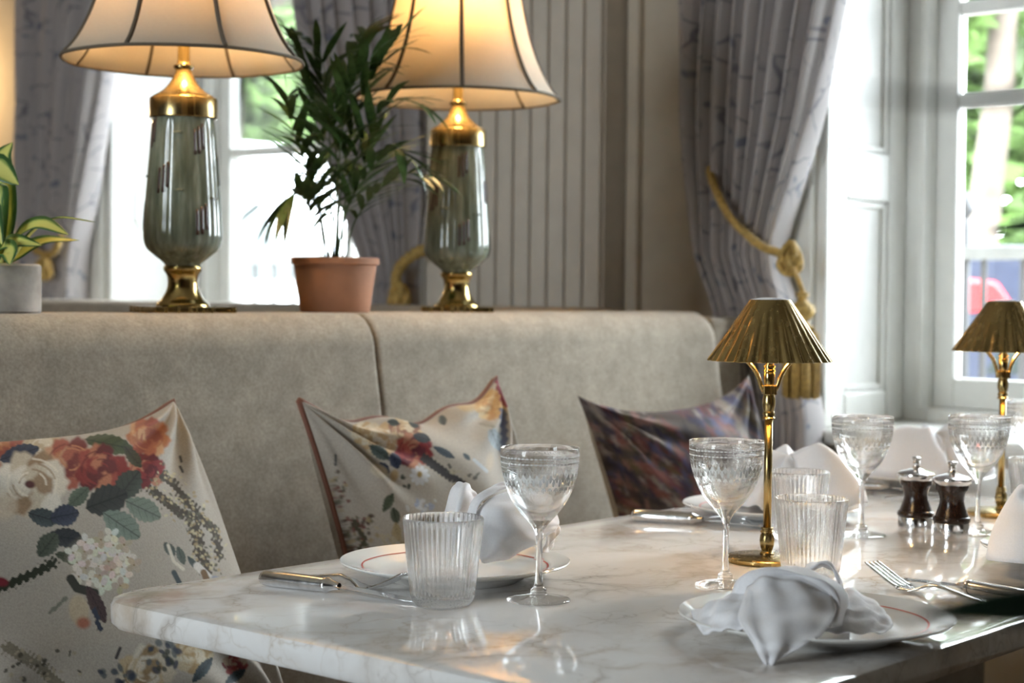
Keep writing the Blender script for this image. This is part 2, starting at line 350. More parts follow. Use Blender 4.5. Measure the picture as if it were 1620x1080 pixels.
def window(name, w0, w1, bars):
    o = thing(name, 'tall white sash window with panelled reveal', None, T(UF, (w0+w1)/2, SILL)); o['kind'] = 'structure'; del o['label']
    def part(nm, boxes, m='white_wood', bev=.004):
        mb = MB()
        for b in boxes: mb.box(*b, T)
        return mb.build(nm, m, o, bev=bev, world=True)
    part('window_sill', [(UW-.04, UF+.05, w0-.03, w1+.03, SILL-.03, SILL)], bev=.008)
    f = .075
    part('window_frame', [(UF-.02, UF+.06, w0, w0+f, SILL, HEAD), (UF-.02, UF+.06, w1-f, w1, SILL, HEAD), (UF-.02, UF+.06, w0+f, w1-f, HEAD-f, HEAD), (UF-.02, UF+.06, w0+f, w1-f, SILL, SILL+.03)])
    part('window_bead', [(UF-.035, UF-.02, w0+f-.016, w0+f, SILL+.03, HEAD-f), (UF-.035, UF-.02, w1-f, w1-f+.016, SILL+.03, HEAD-f)])
    g0, g1 = w0+f, w1-f; s = .05
    part('sash', [(UF+.01, UF+.05, g0, g0+s, SILL+.03, HEAD-f), (UF+.01, UF+.05, g1-s, g1, SILL+.03, HEAD-f), (UF+.01, UF+.05, g0+s, g1-s, SILL+.03, SILL+.095), (UF+.01, UF+.05, g0+s, g1-s, HEAD-f-.05, HEAD-f)])
    zs = [SILL+.095] + list(bars) + [HEAD-f-.05]; mid = (g0+g1)/2
    for z in bars: part('glazing_bar', [(UF+.015, UF+.05, g0+s, g1-s, z-.014, z+.014)], bev=.004)
    part('glazing_bar', [(UF+.018, UF+.047, mid-.012, mid+.012, SILL+.095, HEAD-f-.05)])
    for i in range(len(zs)-1):
        for a, b in ((g0+s, mid-.012), (mid+.012, g1-s)):
            part('pane', [(UF+.030, UF+.034, a, b, zs[i]+(.014 if i else 0), zs[i+1]-(.014 if i < len(zs)-2 else 0))], 'window_glass', 0)
    # panelled shutter boxes lining both sides of the reveal
    for sgn, v in ((1, w0), (-1, w1)):
        def rb(u0, u1, z0, z1, d=.022): return (u0, u1, min(v, v+sgn*d), max(v, v+sgn*d), z0, z1)
        part('shutter_panel', [rb(UW, UF-.02, SILL, HEAD, .006)], bev=0)
        part('shutter_frame', [rb(UW, UW+.085, SILL, HEAD), rb(UF-.095, UF-.02, SILL, HEAD), rb(UW+.085, UF-.095, SILL, SILL+.07), rb(UW+.085, UF-.095, 1.265, 1.37), rb(UW+.085, UF-.095, HEAD-.1, HEAD), rb(UW+.085, UF-.095, 1.95, 2.05)], bev=.006)
        for za, zb in ((SILL+.07, 1.265), (1.37, 1.95)):
            part('panel_moulding', [rb(UW+.085, UW+.1, za, zb, .015), rb(UF-.11, UF-.095, za, zb, .015), rb(UW+.1, UF-.11, za, za+.015, .015), rb(UW+.1, UF-.11, zb-.015, zb, .015)], bev=.004)
    part('reveal_head', [(UW, UF-.02, w0, w1, HEAD-.01, HEAD)], bev=0)
    # architrave on the room side
    part('architrave', [(UW-.02, UW, w0-.07, w0, SILL, HEAD+.07), (UW-.02, UW, w1, w1+.07, SILL, HEAD+.07), (UW-.02, UW, w0, w1, HEAD, HEAD+.07)], bev=.006)
    return o
window('window_1', W1[0], W1[1], (1.49, 2.05)); window('window_2', W2[0], W2[1], (1.49, 1.69, 2.2))
def plain_window(name, a, b, axis):
    f0 = VR if axis == 'u' else UB-.16; o = thing(name, '', None, T((a+b)/2 if axis == 'u' else UB, VR if axis == 'u' else (a+b)/2, .75)); o['kind'] = 'structure'
    mb = MB()
    def bx(x0, x1, z0, z1, d0=.03, d1=.1):
        if axis == 'u': mb.box(x0, x1, f0+d0, f0+d1, z0, z1, T)
        else: mb.box(f0+d0, f0+d1, x0, x1, z0, z1, T)
    m = (a+b)/2
    for x0, x1, z0, z1 in ((a, a+.07, .75, 2.65), (b-.07, b, .75, 2.65), (a+.07, b-.07, .75, .83), (a+.07, b-.07, 2.58, 2.65), (a+.07, b-.07, 1.66, 1.71), (m-.015, m+.015, .83, 2.58)): bx(x0, x1, z0, z1)
    mb.build('window_frame', 'white_wood', o, world=True)
    mb = MB(); bx(a+.07, b-.07, .83, 2.58, .06, .064); mb.build('pane', 'window_glass', o, world=True)
for i, (a, b) in enumerate(RW): plain_window('window_%d' % (i+3), a, b, 'u')
for i, (a, b) in enumerate(BW): plain_window('window_%d' % (i+5), a, b, 'v')

# boarded pier between the windows: it stands proud of the wall
UP = UW - .095; PV0, PV1 = -1.40, -.872
pier = thing('wall_panelled', '', None, T(UP, (PV0+PV1)/2, 0)); pier['kind'] = 'structure'
MB().box(UP+.010, UW, PV0, PV1, 0, 3.1, T).build('backing', 'panel_paint', pier, world=True)
MB().box(UP-.008, UP+.010, PV0, PV0+.115, 0, 3.1, T).build('stile', 'panel_paint', pier, world=True, bev=.004)
nb = 8; bw = (PV1-PV0-.115)/nb
for i in range(nb):
    a = PV0+.115+i*bw; MB().box(UP-.004, UP+.010, a+.0035, a+bw-.0035, 0, 3.1, T).build('board', 'panel_paint', pier, world=True, bev=.0035)
tr = MB().box(UW-.022, UW, -.862, -.83, 0, 3.1, T); struct(tr.build('trim_1', 'wall_paint', bev=.004))
struct(MB().box(UW-.02, UW, -4.5, PV0, 0, .16, T).build('baseboard_window', 'white_wood', bev=.004))

# ================================================================ BANQUETTES
def prism(mb, prof, u0, u1, ends=True):           # profile in (v, z) drawn along u
    n = len(prof); vs = [T(u0, v, z) for v, z in prof] + [T(u1, v, z) for v, z in prof]
    fs = [(i, (i+1) % n, n+(i+1) % n, n+i) for i in range(n)] + [tuple(reversed(range(n))), tuple(range(n, 2*n))]
    mb.add(vs, fs); return mb
BTOP = 1.028
def back_prof(shrink=0.0, lean=.085):
    p = [(-.355, .40), (-.36, .47)] + [(-.36-lean*k/8, .47+(BTOP-.055-.47)*k/8) for k in range(1, 9)]
    for k in range(6):
        a = k/5*PI/2; p.append((-.36-lean-.04+.04*math.cos(a)-.006*math.sin(a), BTOP-.05+.05*math.sin(a)))
    p += [(-.655, BTOP), (-.675, BTOP-.02), (-.675, .0), (-.355, .0)]
    if shrink:
        cv, cz = -.53, .55; p = [(v+(shrink if v < cv else -shrink), z+(-shrink if z > cz else 0)) for v, z in p]
    return p
bq = thing('banquette', 'long taupe velvet banquette with a high plain back beside the marble table', 'banquette', T(.5, -.5, 0), ROTZ)
def back_panel(u0, u1, r0, r1):
    mb = MB(); secs = []
    secs = [(u0, r0), (u0+r0*.12, r0*.55), (u0+r0*.45, r0*.15), (u0+r0, 0)] + [(u0+r0+.004+(u1-r1-u0-r0-.008)*k/12, 0) for k in range(13)] + [(u1-r1, 0), (u1-r1*.45, r1*.15), (u1-r1*.12, r1*.55), (u1, r1)]
    rings = [back_prof(s) for _, s in secs]; n = len(rings[0])
    vs = [T(u, v, z) for (u, _), rg in zip(secs, rings) for v, z in rg]
    fs = [(j*n+i, j*n+(i+1) % n, (j+1)*n+(i+1) % n, (j+1)*n+i) for j in range(len(secs)-1) for i in range(n)]
    fs += [tuple(reversed(range(n))), tuple((len(secs)-1)*n+i for i in range(n))]
    mb.add(vs, fs); return mb.build('back_panel', 'taupe_velvet', bq, smooth='auto', world=True)
SEAM = .846
back_panel(-1.2, SEAM-.0005, .01, .007); back_panel(SEAM+.0005, 1.80, .007, .035)
sp = [(-.354, .34), (-.354, .45), (-.30, .472), (.07, .47), (.11, .455), (.125, .42), (.125, .34)]
for a, b in ((-1.2, SEAM-.001), (SEAM+.001, 1.80)):
    prism(MB(), sp, a, b).build('seat_cushion', 'seat_velvet', bq, smooth='auto', world=True, bev=.012)
prism(MB(), [(-.354, 0), (-.354, .339), (.09, .339), (.09, 0)], -1.2, 1.80).build('plinth', 'dark_wood', bq, world=True)
MB().box(1.802, 1.915, -.62, -.47, 0, BTOP-.01, T).build('end_panel', 'taupe_velvet', bq, bev=.015, seg=3, world=True)
b2 = thing('banquette', 'low brown velvet banquette back running below the window behind the table lamps', 'banquette', T(1.83, -2.4, 0), ROTZ)
MB().box(1.62, 1.84, -4.3, -1.47, .46, 1.033, T).build('back_panel', 'taupe_velvet', b2, bev=.035, seg=4, world=True, smooth='auto')
MB().box(1.62, 1.84, -1.464, -.70, .46, 1.033, T).build('back_panel', 'taupe_velvet', b2, bev=.035, seg=4, world=True, smooth='auto')
MB().box(1.07, 1.615, -4.3, -.70, .30, .46, T).build('seat_cushion', 'seat_velvet', b2, bev=.02, seg=3, world=True)
MB().box(1.12, 1.84, -4.3, -.70, 0, .30, T).build('plinth', 'dark_wood', b2, world=True)

# ================================================================ TABLE
TW, TL = .755, 1.93
tb = thing('dining_table', 'rectangular veined white marble dining table with rounded corners', 'table', T(TL/2, TW/2, 0), ROTZ)
def rrect(u0, u1, v0, v1, r, n=8):
    out = []
    for cu, cv, a0 in ((u1-r, v1-r, 0), (u0+r, v1-r, 90), (u0+r, v0+r, 180), (u1-r, v0+r, 270)):
        for k in range(n+1):
            a = math.radians(a0+90*k/n); out.append((cu+r*math.cos(a), cv+r*math.sin(a)))
    return out
mb = MB(); rings = []; e = .006; th = .031
for ins, z in ((.012, TZ-th), (.003, TZ-th+.003), (0, TZ-th+.008), (0, TZ-e), (.0018, TZ-.0018), (e, TZ)):
    rings.append([T(u, v, z) for u, v in rrect(ins, TL-ins, ins, TW-ins, .062)])
n = len(rings[0]); vs = [p for r in rings for p in r]
fs = [(j*n+(i+1) % n, j*n+i, (j+1)*n+i, (j+1)*n+(i+1) % n) for j in range(len(rings)-1) for i in range(n)]
fs += [tuple(range(n)), tuple(reversed(range(5*n, 6*n)))]
mb.add(vs, fs).build('tabletop', 'marble', tb, smooth='auto', world=True)
for u in (.45, 1.48):
    c = T(u, TW/2, 0); m = MB(); m.lathe([(.0, 0), (.21, 0), (.21, .012), (.05, .028), (.036, .06), (.036, .66), (.06, .70), (.15, TZ-th-.001), (0, TZ-th-.001)], 40, at=c)
    m.build('pedestal', 'black_metal', tb, smooth='auto', world=True)

# ================================================================ TABLEWARE
def smooth_prof(pts, k=4): return [tuple(p) for p in cr(pts, k)]
# --- plates
def make_plate():
    t = thing('dinner_plate', '', 'plate', (0, 0, 0))
    prof = [(0, .004), (.055, .004), (.068, .001), (.071, 0), (.074, .0015), (.082, .006), (.105, .0135), (.1245, .0195), (.1255, .0207), (.1245, .0218), (.105, .0165), (.086, .0105), (.078, .0078), (.06, .0068), (0, .0066)]
    MB().lathe(prof, 72).build('dish', 'porcelain', t, smooth='auto')
    m = MB()                                       # thin broken red line round the rim with a small arrow motif
    def arc(r, a0, a1, w=.0009):
        k = 60; z = .0166+(r-.105)*.27 if r > .105 else .0105+(r-.086)*.316
        rows = [[((r+d)*math.cos(a), (r+d)*math.sin(a), z+.00035+d*.3) for a in [a0+(a1-a0)*i/k for i in range(k+1)]] for d in (-w, w)]
        m.grid(rows)
    for q in range(2):
        arc(.101, q*PI+.14, q*PI+PI-.10)
        a = q*PI+.05; arc(.1035, a-.10, a+.05, .0005); arc(.0985, a-.10, a+.05, .0005)
    m.build('rim_line', 'red_line', t); return t
plate = make_plate()
pg = 'white plates with a fine red line'
def on_table(px, py): return P(px, py, TZ)
pl_pos = [(P(720, 886, TZ+.02), .4, 'white plate with red line in front of the floral cushion with red piping'),
          (P(1290, 971, TZ+.02), 2.2, 'white plate with red line under the napkin whose corner hangs onto the marble'),
          (P(1222, 797, TZ+.02), 1.0, 'white plate with red line in front of the dark mottled cushion'),
          (P(1727, 866, TZ+.02), 1.9, 'white plate with red line beside the pepper mills, on the side away from the bench')]
pl_pos.append((T(1.60, .16, 0), .9, 'white plate with red line at the window end of the table'))
plates = []
for i, (p, rz, lb) in enumerate(pl_pos): plates.append(place(plate, i > 0, (p.x, p.y, TZ), rz, lb, pg))

# --- stemmed glasses
def make_goblet():
    t = thing('wine_glass', '', 'glass', (0, 0, 0))
    outer = [(0.0, 0), (.030, 0), (.0322, .0006), (.0325, .0014), (.0315, .0022), (.020, .0044), (.0105, .0062), (.0082, .0076), (.0079, .0095), (.0081, .0115), (.0062, .0135), (.0048, .0155), (.0038, .021), (.0033, .035), (.0032, .055), (.0036, .065), (.0052, .0715), (.0085, .0768), (.0146, .0838), (.0222, .0925), (.0290, .1030), (.0345, .1160), (.0378, .1280), (.0395, .1400), (.0403, .1550)]
    o = smooth_prof(outer[4:], 2); o = outer[:4]+o
    inner = [(.0398, .1556), (.0393, .1550), (.0385, .1400), (.0367, .1280), (.0333, .1162), (.0276, .1040), (.0206, .0945), (.012, .0885), (.005, .0862), (0, .0858)]
    i_ = inner[:1]+smooth_prof(inner[1:], 2)
    MB().lathe(o+i_, 64).build('bowl_and_stem', 'crystal', t, smooth=True)
    xs = np.array([p[1] for p in outer[-8:]]); rs = np.array([p[0] for p in outer[-8:]])
    def R_(z): return float(np.interp(z, xs, rs))+.00012
    m = MB()
    def pt(a, z): r = R_(z); return (r*math.cos(a), r*math.sin(a), z)
    def oval(a, z, wa, hz, tilt=0.0, k=8):
        c, s = math.cos(tilt), math.sin(tilt); vs = []
        for q in range(k):
            x, y = wa*math.cos(2*PI*q/k), hz*math.sin(2*PI*q/k); X = x*c-y*s; Y = x*s+y*c; vs.append(pt(a+X/.039, z+Y))
        m.add(vs, [tuple(range(k))])
    def ring(z, h):
        k = 72; m.grid([[pt(2*PI*i/k, zz) for i in range(k+1)] for zz in (z-h, z+h)])
    for z in (.1465, .1408):
        ring(z, .00013)
        for i in range(56): oval(2*PI*i/56, z, .0017, .00085)
    ring(.1362, .0001); ring(.1327, .0001)
    N = 34
    for i in range(N):
        a = 2*PI*i/N; m.grid([[pt(a-.002, z), pt(a+.002, z)] for z in (.1362, .134, .131, .1285)])
        oval(a, .1268, .0016, .0042); b = a+PI/N
        oval(b, .1222, .0015, .0036); oval(b-.022, .1258, .0007, .0022, .45); oval(b+.022, .1258, .0007, .0022, -.45)
        oval(a, .1148, .0006, .0030); oval(a-.035, .1160, .0008, .0023, -.6); oval(a+.035, .1160, .0008, .0023, .6)
    m.build('etched_band', 'etched', t); t.children[-1]['kind'] = 'stuff'
    return t
gob = make_goblet(); gg = 'etched stemmed glasses'
gspots = [(852, 950.5, 'etched stemmed glass standing beside the ribbed tumbler and the white plate with a tall napkin'),
          (1147, 926.5, 'etched stemmed glass by the brass lamp, in front of the dark mottled cushion'),
          (1362, 848, 'etched stemmed glass with the dark wooden pepper mill beside it'),
          (1546, 845, 'etched stemmed glass between the pepper mills and the brass lamp toward the window')]
for i, (x, y, lb) in enumerate(gspots):
    p = on_table(x, y); place(gob, i > 0, (p.x, p.y, TZ+.0005), .3*i, lb, gg)
p = PD(1634, 650, 2.60); place(gob, True, (p.x, p.y, TZ+.0005), .7, 'etched stemmed glass standing on the window side of both brass lamps', gg)

# --- ribbed tumblers
def make_tumbler():
    t = thing('ribbed_tumbler', '', 'glass', (0, 0, 0)); NR = 46
    def rf(r, z, a):
        if z > .0865 or z < .006 or r < .028: return r
        return r + .0008*math.cos(NR*a)
    out = [(0, .0016), (.018, .0012), (.0225, 0), (.0262, .0012), (.0295, .0048), (.0312, .0105), (.0322, .018), (.0344, .038), (.0366, .058), (.0390, .080), (.0397, .0862), (.0400, .0880)]
    inn = [(.0396, .0888), (.0389, .0884), (.0375, .080), (.0351, .058), (.0329, .038), (.0307, .020), (.0285, .0135), (.022, .0105), (0, .0098)]
    def rfn(r, z, a): return rf(r, z, a)
    m = MB(); no = len(out); prof = out+inn; vs = []; fs = []; n = NR*6
    for j, (r, z) in enumerate(prof):
        for i in range(n):
            a = 2*PI*i/n; rr = rf(r, z, a) if j < no else r; vs.append((rr*math.cos(a), rr*math.sin(a), z))
    for j in range(len(prof)-1):
        for i in range(n): fs.append((j*n+i, j*n+(i+1) % n, (j+1)*n+(i+1) % n, (j+1)*n+i))
    m.add(vs, fs).build('tumbler_body', 'crystal', t, smooth=True)
    return t
tum = make_tumbler(); tg = 'ribbed glass tumblers'
def at_depth(px, D): q = PD(px, 700, D); return (q.x, q.y, TZ)
p = on_table(700, 959)
tsp = [((p.x, p.y, TZ), 'ribbed clear tumbler standing between the table knife and the white plate with tall napkin'),
       (at_depth(1285, 1.872), 'ribbed clear tumbler right behind the napkin whose corner hangs onto the marble'),
       (at_depth(1263, 2.16), 'ribbed clear tumbler in front of the folded napkin near the dark mottled cushion'),
       (at_depth(1643, 2.36), 'ribbed clear tumbler next to the brass lamp toward the window')]
for i, (loc, lb) in enumerate(tsp): place(tum, i > 0, (loc[0], loc[1], TZ+.0005), .4*i, lb, tg)

# --- little brass lamps
def make_brass_lamp():
    t = thing('brass_table_lamp', '', 'lamp', (0, 0, 0))
    MB().lathe(smooth_prof([(0, 0), (.0465, 0), (.0475, .002), (.0475, .0055), (.046, .0068), (.012, .009), (0, .0092)], 1), 64).build('base', 'brass', t, smooth='auto')
    MB().lathe([(.0085, .0085), (.0085, .0105), (.0068, .0115), (.0062, .013), (.0082, .019), (.0088, .025), (.0078, .031), (.0064, .0335), (.0080, .0345), (.0080, .0362), (.0066, .037), (.0066, .0382), (.0074, .039), (.0074, .0402), (.0045, .041)], 24).build('foot_collar', 'brass', t, smooth='auto')
    MB().lathe([(.0048, .04), (.0048, .166)], 20).build('pole', 'brass', t, smooth=True)
    MB().lathe([(.0048, .166), (.0076, .167), (.0076, .1685), (.0062, .170), (.0062, .1715), (.0074, .172), (.0074, .1735), (.0060, .176), (.0076, .183), (.0078, .189), (.0066, .194), (.0060, .196)], 24).build('collar', 'brass', t, smooth='auto')
    MB().box(-.0078, .0078, -.0078, .0078, .1955, .207).build('bracket', 'brass', t, bev=.001)
    for s in (-1, 1):
        pts = cr([(s*.004, 0, .198), (s*.009, 0, .204), (s*.013, 0, .216), (s*.020, 0, .228), (s*.034, 0, .242), (s*.044, 0, .2535)], 4)
        MB().tube(pts, .0028, 10).build('arm', 'brass', t, smooth=True)
    MB().lathe([(.0055, .2065), (.0062, .210), (.0070, .219), (.0062, .222), (.0074, .2225), (.0074, .2245), (.0060, .225), (.0060, .227), (.0074, .2275), (.0074, .2295), (.0055, .230), (.0055, .255)], 20).build('candle_tube', 'polished_brass', t, smooth='auto')
    MB().lathe(smooth_prof([(0, .255), (.006, .2555), (.0095, .264), (.0075, .274), (0, .282)], 3), 16).build('bulb', 'bulb', t, smooth=True)
    NP = 30
    def rf(r, z, a):
        k = min(1, max(0, (.306-z)/.071)); w = math.cos(NP*a); return r*(1+.028*k*(abs(w)**.6*(1 if w > 0 else -1))*1.0)
    prof = [(.0705-(.0705-.0237)*k/10, .235+.071*k/10) for k in range(11)]
    m = MB().open_lathe(prof, NP*8, rf); sh_ = m.build('shade', 'brass', t, solid=.0009)
    m = MB()
    m.lathe([(.0225, .3045), (.0225, .3065), (.012, .3085), (0, .309)], 32).build('diffuser', 'linen', sh_, smooth=True)
    l = bpy.data.lights.new('lamp_light', 'POINT'); l.energy = LAMP_W; l.color = (1.0, .70, .36); l.shadow_soft_size = .011
    lo = bpy.data.objects.new('lamp_light', l); col.objects.link(lo); lo.parent = t; lo.location = (0, 0, .252)
    # the light hangs just below the bulb, inside the shade
    lo.location = (.0, -.016, .258)
    return t
LAMP_W = 1.8
bl = make_brass_lamp(); p = on_table(1213, 888)
place(bl, False, (p.x, p.y, TZ), .05, 'brass table lamp with a pleated metal shade behind the napkin hanging onto the marble', 'brass table lamps')
p = on_table(1583, 814)
place(bl, True, (p.x, p.y, TZ), .25, 'brass table lamp with a pleated metal shade standing toward the window end of the table', 'brass table lamps')

# --- mills
def make_mill():
    t = thing('pepper_mill', '', 'mill', (0, 0, 0))
    MB().lathe([(0, 0), (.0222, 0), (.0226, .001), (.0226, .0205), (.022, .0215), (0, .0215)], 40).build('silver_foot', 'silver', t, smooth='auto')
    pr = [(.0222, .0213), (.0238, .0232), (.0240, .0262), (.0226, .0286), (.0212, .0292), (.0206, .031), (.0186, .0365), (.0160, .044), (.0152, .049), (.0160, .0555), (.0178, .0605), (.0186, .0625), (.0204, .0632), (.0207, .066), (.0206, .0702)]
    MB().lathe([(0, .0213)]+pr+[(0, .0702)], 40).build('wooden_body', 'dark_wood', t, smooth='auto')
    MB().lathe([(0, .070), (.0212, .0702), (.0246, .0738), (.0254, .0762), (.0248, .0785), (.020, .0812), (.012, .0832), (.008, .0852), (0, .0855)], 40).build('silver_cap', 'silver', t, smooth='auto')
    MB().lathe([(.0058, .0850), (.0044, .088), (.0042, .091), (.0052, .0925), (.0042, .094), (.0055, .0962), (.0068, .0972), (.0068, .0995), (.005, .1006), (0, .1008)], 24).build('finial', 'silver', t, smooth='auto')
    return t
ml = make_mill(); a = on_table(1448, 842); b = on_table(1505, 852)
place(ml, False, (a.x, a.y, TZ), 0, 'dark wooden mill with silver cap standing next to the stemmed glass on the bench side', 'pair of dark wooden mills')
d = Vector((b.x-a.x, b.y-a.y, 0)); d = d.normalized()*max(d.length, .0525); b = Vector((a.x, a.y, 0))+d
place(ml, True, (b.x, b.y, TZ), 1.0, 'dark wooden mill with silver cap standing on the side away from the bench', 'pair of dark wooden mills')

# --- cutlery: local x from handle end to tip
def make_knife():
    t = thing('table_knife', '', 'knife', (0, 0, 0))
    n = 14; m = MB(); rows = []
    for x, w, h in ((0, .005, .004), (.002, .0090, .0070), (.006, .0112, .0084), (.03, .0112, .0084), (.07, .0100, .0078), (.082, .0094, .0074), (.0835, .0065, .005)):
        rows.append([(x, w*math.cos(2*PI*i/n), .0085+h*math.sin(2*PI*i/n)) for i in range(n+1)])
    m.grid(rows); m.add([r for r in rows[0][:n]], [tuple(range(n))]); m.build('handle', 'silver', t, smooth='auto')
    m = MB(); rows = []
    for x, w, h in ((.082, .0098, .0078), (.084, .0104, .0082), (.0865, .0098, .0078), (.090, .0066, .0056), (.100, .0040, .0034)):
        rows.append([(x, w*math.cos(2*PI*i/n), .0085+h*math.sin(2*PI*i/n)) for i in range(n+1)])
    m.grid(rows).build('bolster', 'silver', t, smooth='auto')
    top = [(.094, .0045), (.11, .0085), (.15, .0095), (.18, .0085), (.198, .0045), (.205, -.002)]; bot = [(.094, -.0045), (.11, -.0085), (.15, -.0085), (.18, -.0075), (.198, -.0055), (.205, -.0035)]
    m = MB(); zf = lambda x: .0080-(x-.094)*.060
    m.grid([[(x, y, zf(x)+.0007) for x, y in top], [(x, y, zf(x)+.0007) for x, y in bot]]); m.build('blade', 'silver', t, solid=.0011, bev=.0003)
    return t
def make_fork():
    t = thing('table_fork', '', 'fork', (0, 0, 0))
    def strip(pts, name, sol=.0018):
        rows = [[(x, -w, z), (x, -w*.5, z+.0010), (x, 0, z+.0014), (x, w*.5, z+.0010), (x, w, z)] for x, w, z in pts]
        MB().grid(rows).build(name, 'silver', t, smooth=True, solid=sol)
    strip([(0, .004, .0025), (.003, .0085, .0025), (.012, .0105, .0028), (.03, .0085, .0036), (.06, .0050, .0055), (.09, .0036, .0100), (.105, .0034, .0118), (.120, .0036, .0090), (.128, .0055, .0052), (.134, .0100, .0030), (.142, .0120, .0028), (.150, .0122, .0042)], 'handle')
    for k in range(4):
        y = -.0096+k*.0064; pts = cr([(.149, y, .0046), (.160, y, .0080), (.175, y, .0145), (.190, y, .0215), (.197, y, .0250)], 3)
        MB().tube(pts, [.0016]*(len(pts)-3)+[.0014, .0012, .0007], 8).build('tine', 'silver', t, smooth=True)
    return t
kn = make_knife(); fk = make_fork()
def lay(proto, used, tail, tip, dz, label, group):
    d = tip-tail; return place(proto, used, (tail.x, tail.y, TZ+dz), math.atan2(d.y, d.x), label, group)
kg, fg = 'silver table knives', 'silver table forks'
a = on_table(415, 926); b = on_table(640, 953)
lay(kn, False, a, b, .0003, 'silver table knife lying near the rounded table corner, its blade toward the ribbed tumbler', kg)
f0 = on_table(424, 912); f1 = on_table(622, 940)
lay(fk, False, f0, f1, .0003, 'silver table fork with tines raised toward the plate with the tall napkin', fg)
a = on_table(1000, 824); b = on_table(1198, 836); lay(kn, True, a, b, .0003, 'silver table knife in front of the dark mottled cushion', kg)
d = (b-a).normalized(); side = Vector((-d.y, d.x, 0)); lay(fk, True, a+d*.030+side*.025, b+d*.030+side*.025, .0003, 'silver table fork lying by the plate in front of the dark mottled cushion', fg)
a = on_table(1640, 962); b = on_table(1430, 922); lay(kn, True, a, b, .0003, 'silver table knife beside the plate whose napkin corner hangs onto the marble', kg)
d = (b-a).normalized(); side = Vector((-d.y, d.x, 0)); o_ = on_table(1430, 935); lay(fk, True, o_-d*.150, o_, .0003, 'silver table fork with tines over the plate whose napkin hangs onto the marble', fg)
a = T(1.42, .03, 0); b = T(1.44, .25, 0); lay(kn, True, a, b, .0003, 'silver table knife beside the plate at the window end of the table', kg)

# --- napkins: linen folded into soft standing loops
def napkin(label, px_sheets, base, tz=TZ):
    t = thing('linen_napkin', label, 'napkin', base, 0, 'white linen napkins')
    m = MB()
    for rows in px_sheets: sheet(m, [[PD(*q) for q in r] for r in rows])
    m.build('cloth', 'linen', t, smooth=True, world=True, solid=.0012); return t
B = [
 [[(1182, 928, 1.505), (1214, 913, 1.495), (1262, 921, 1.495), (1314, 942, 1.500)],
  [(1175, 952, 1.485), (1212, 946, 1.474), (1264, 953, 1.474), (1322, 966, 1.486)],
  [(1168, 980, 1.462), (1203, 984, 1.448), (1251, 990, 1.444), (1305, 998, 1.450)],
  [(1188, 1012, 1.434), (1205, 1017, 1.427), (1236, 1022, 1.425), (1272, 1022, 1.428)],
  [(1209, 1050, 1.432), (1212, 1052, 1.430), (1218, 1050, 1.430), (1229, 1044, 1.432)]],
 [[(1200, 920, 1.520), (1160, 936, 1.530), (1125, 953, 1.535), (1093, 968, 1.540)],
  [(1192, 950, 1.490), (1155, 955, 1.492), (1125, 968, 1.505), (1100, 984, 1.515)],
  [(1182, 994, 1.458), (1155, 996, 1.466), (1132, 999, 1.476), (1112, 1003, 1.485)]],
 [[(1172, 958, 1.512), (1190, 930, 1.508), (1238, 917, 1.500), (1285, 926, 1.500), (1316, 956, 1.500), (1312, 992, 1.485)],
  [(1158, 948, 1.520), (1176, 912, 1.515), (1236, 900, 1.508), (1292, 912, 1.505), (1329, 946, 1.505), (1330, 990, 1.495)],
  [(1160, 950, 1.560), (1186, 913, 1.560), (1240, 901, 1.560), (1296, 909, 1.565), (1338, 942, 1.560), (1342, 986, 1.540)],
  [(1176, 972, 1.600), (1205, 950, 1.620), (1250, 942, 1.630), (1300, 942, 1.630), (1338, 962, 1.610), (1346, 988, 1.570)]],
 [[(1262, 930, 1.60), (1270, 906, 1.60), (1292, 892, 1.60), (1318, 896, 1.60), (1328, 928, 1.60)],
  [(1258, 945, 1.66), (1268, 912, 1.66), (1292, 897, 1.66), (1322, 901, 1.66), (1334, 938, 1.66)]],
 [[(1318, 936, 1.575), (1350, 934, 1.575), (1386, 954, 1.575), (1408, 976, 1.565)],
  [(1312, 962, 1.535), (1350, 960, 1.520), (1388, 976, 1.530), (1412, 990, 1.540)],
  [(1304, 998, 1.505), (1336, 1000, 1.492), (1372, 1002, 1.495), (1398, 1001, 1.510)]]]
q = P(1290, 971, TZ+.01); napkin('crumpled white linen napkin with one hemmed corner hanging off its plate onto the marble', B, (q.x, q.y, TZ+.008))
A = [
 [[(700, 872, 1.86), (700, 820, 1.86), (716, 772, 1.87), (728, 763, 1.89), (745, 775, 1.90)],
  [(724, 874, 1.82), (722, 822, 1.82), (734, 778, 1.84), (745, 772, 1.87), (760, 788, 1.89)],
  [(752, 878, 1.84), (752, 830, 1.85), (752, 800, 1.86), (756, 792, 1.88), (768, 806, 1.90)]],
 [[(735, 880, 1.80), (735, 830, 1.80), (752, 790, 1.80), (786, 765, 1.82), (828, 768, 1.86), (858, 786, 1.90)],
  [(752, 884, 1.77), (748, 834, 1.77), (762, 796, 1.78), (792, 773, 1.81), (832, 772, 1.86), (866, 792, 1.90)]],
 [[(744, 862, 1.800), (748, 820, 1.795), (772, 788, 1.80), (820, 779, 1.82), (856, 788, 1.86), (876, 800, 1.90)],
  [(758, 880, 1.765), (766, 830, 1.765), (792, 804, 1.77), (830, 800, 1.79), (862, 812, 1.83), (884, 824, 1.87)],
  [(762, 888, 1.760), (784, 866, 1.750), (806, 850, 1.755), (834, 838, 1.775), (862, 834, 1.82), (882, 832, 1.86)],
  [(766, 890, 1.775), (790, 886, 1.765), (816, 878, 1.770), (842, 864, 1.79), (864, 850, 1.83), (878, 838, 1.86)]],
 [[(858, 800, 1.90), (872, 826, 1.89), (864, 856, 1.88), (858, 874, 1.87)], [(878, 818, 1.93), (884, 832, 1.92), (876, 856, 1.91), (868, 874, 1.90)]]]
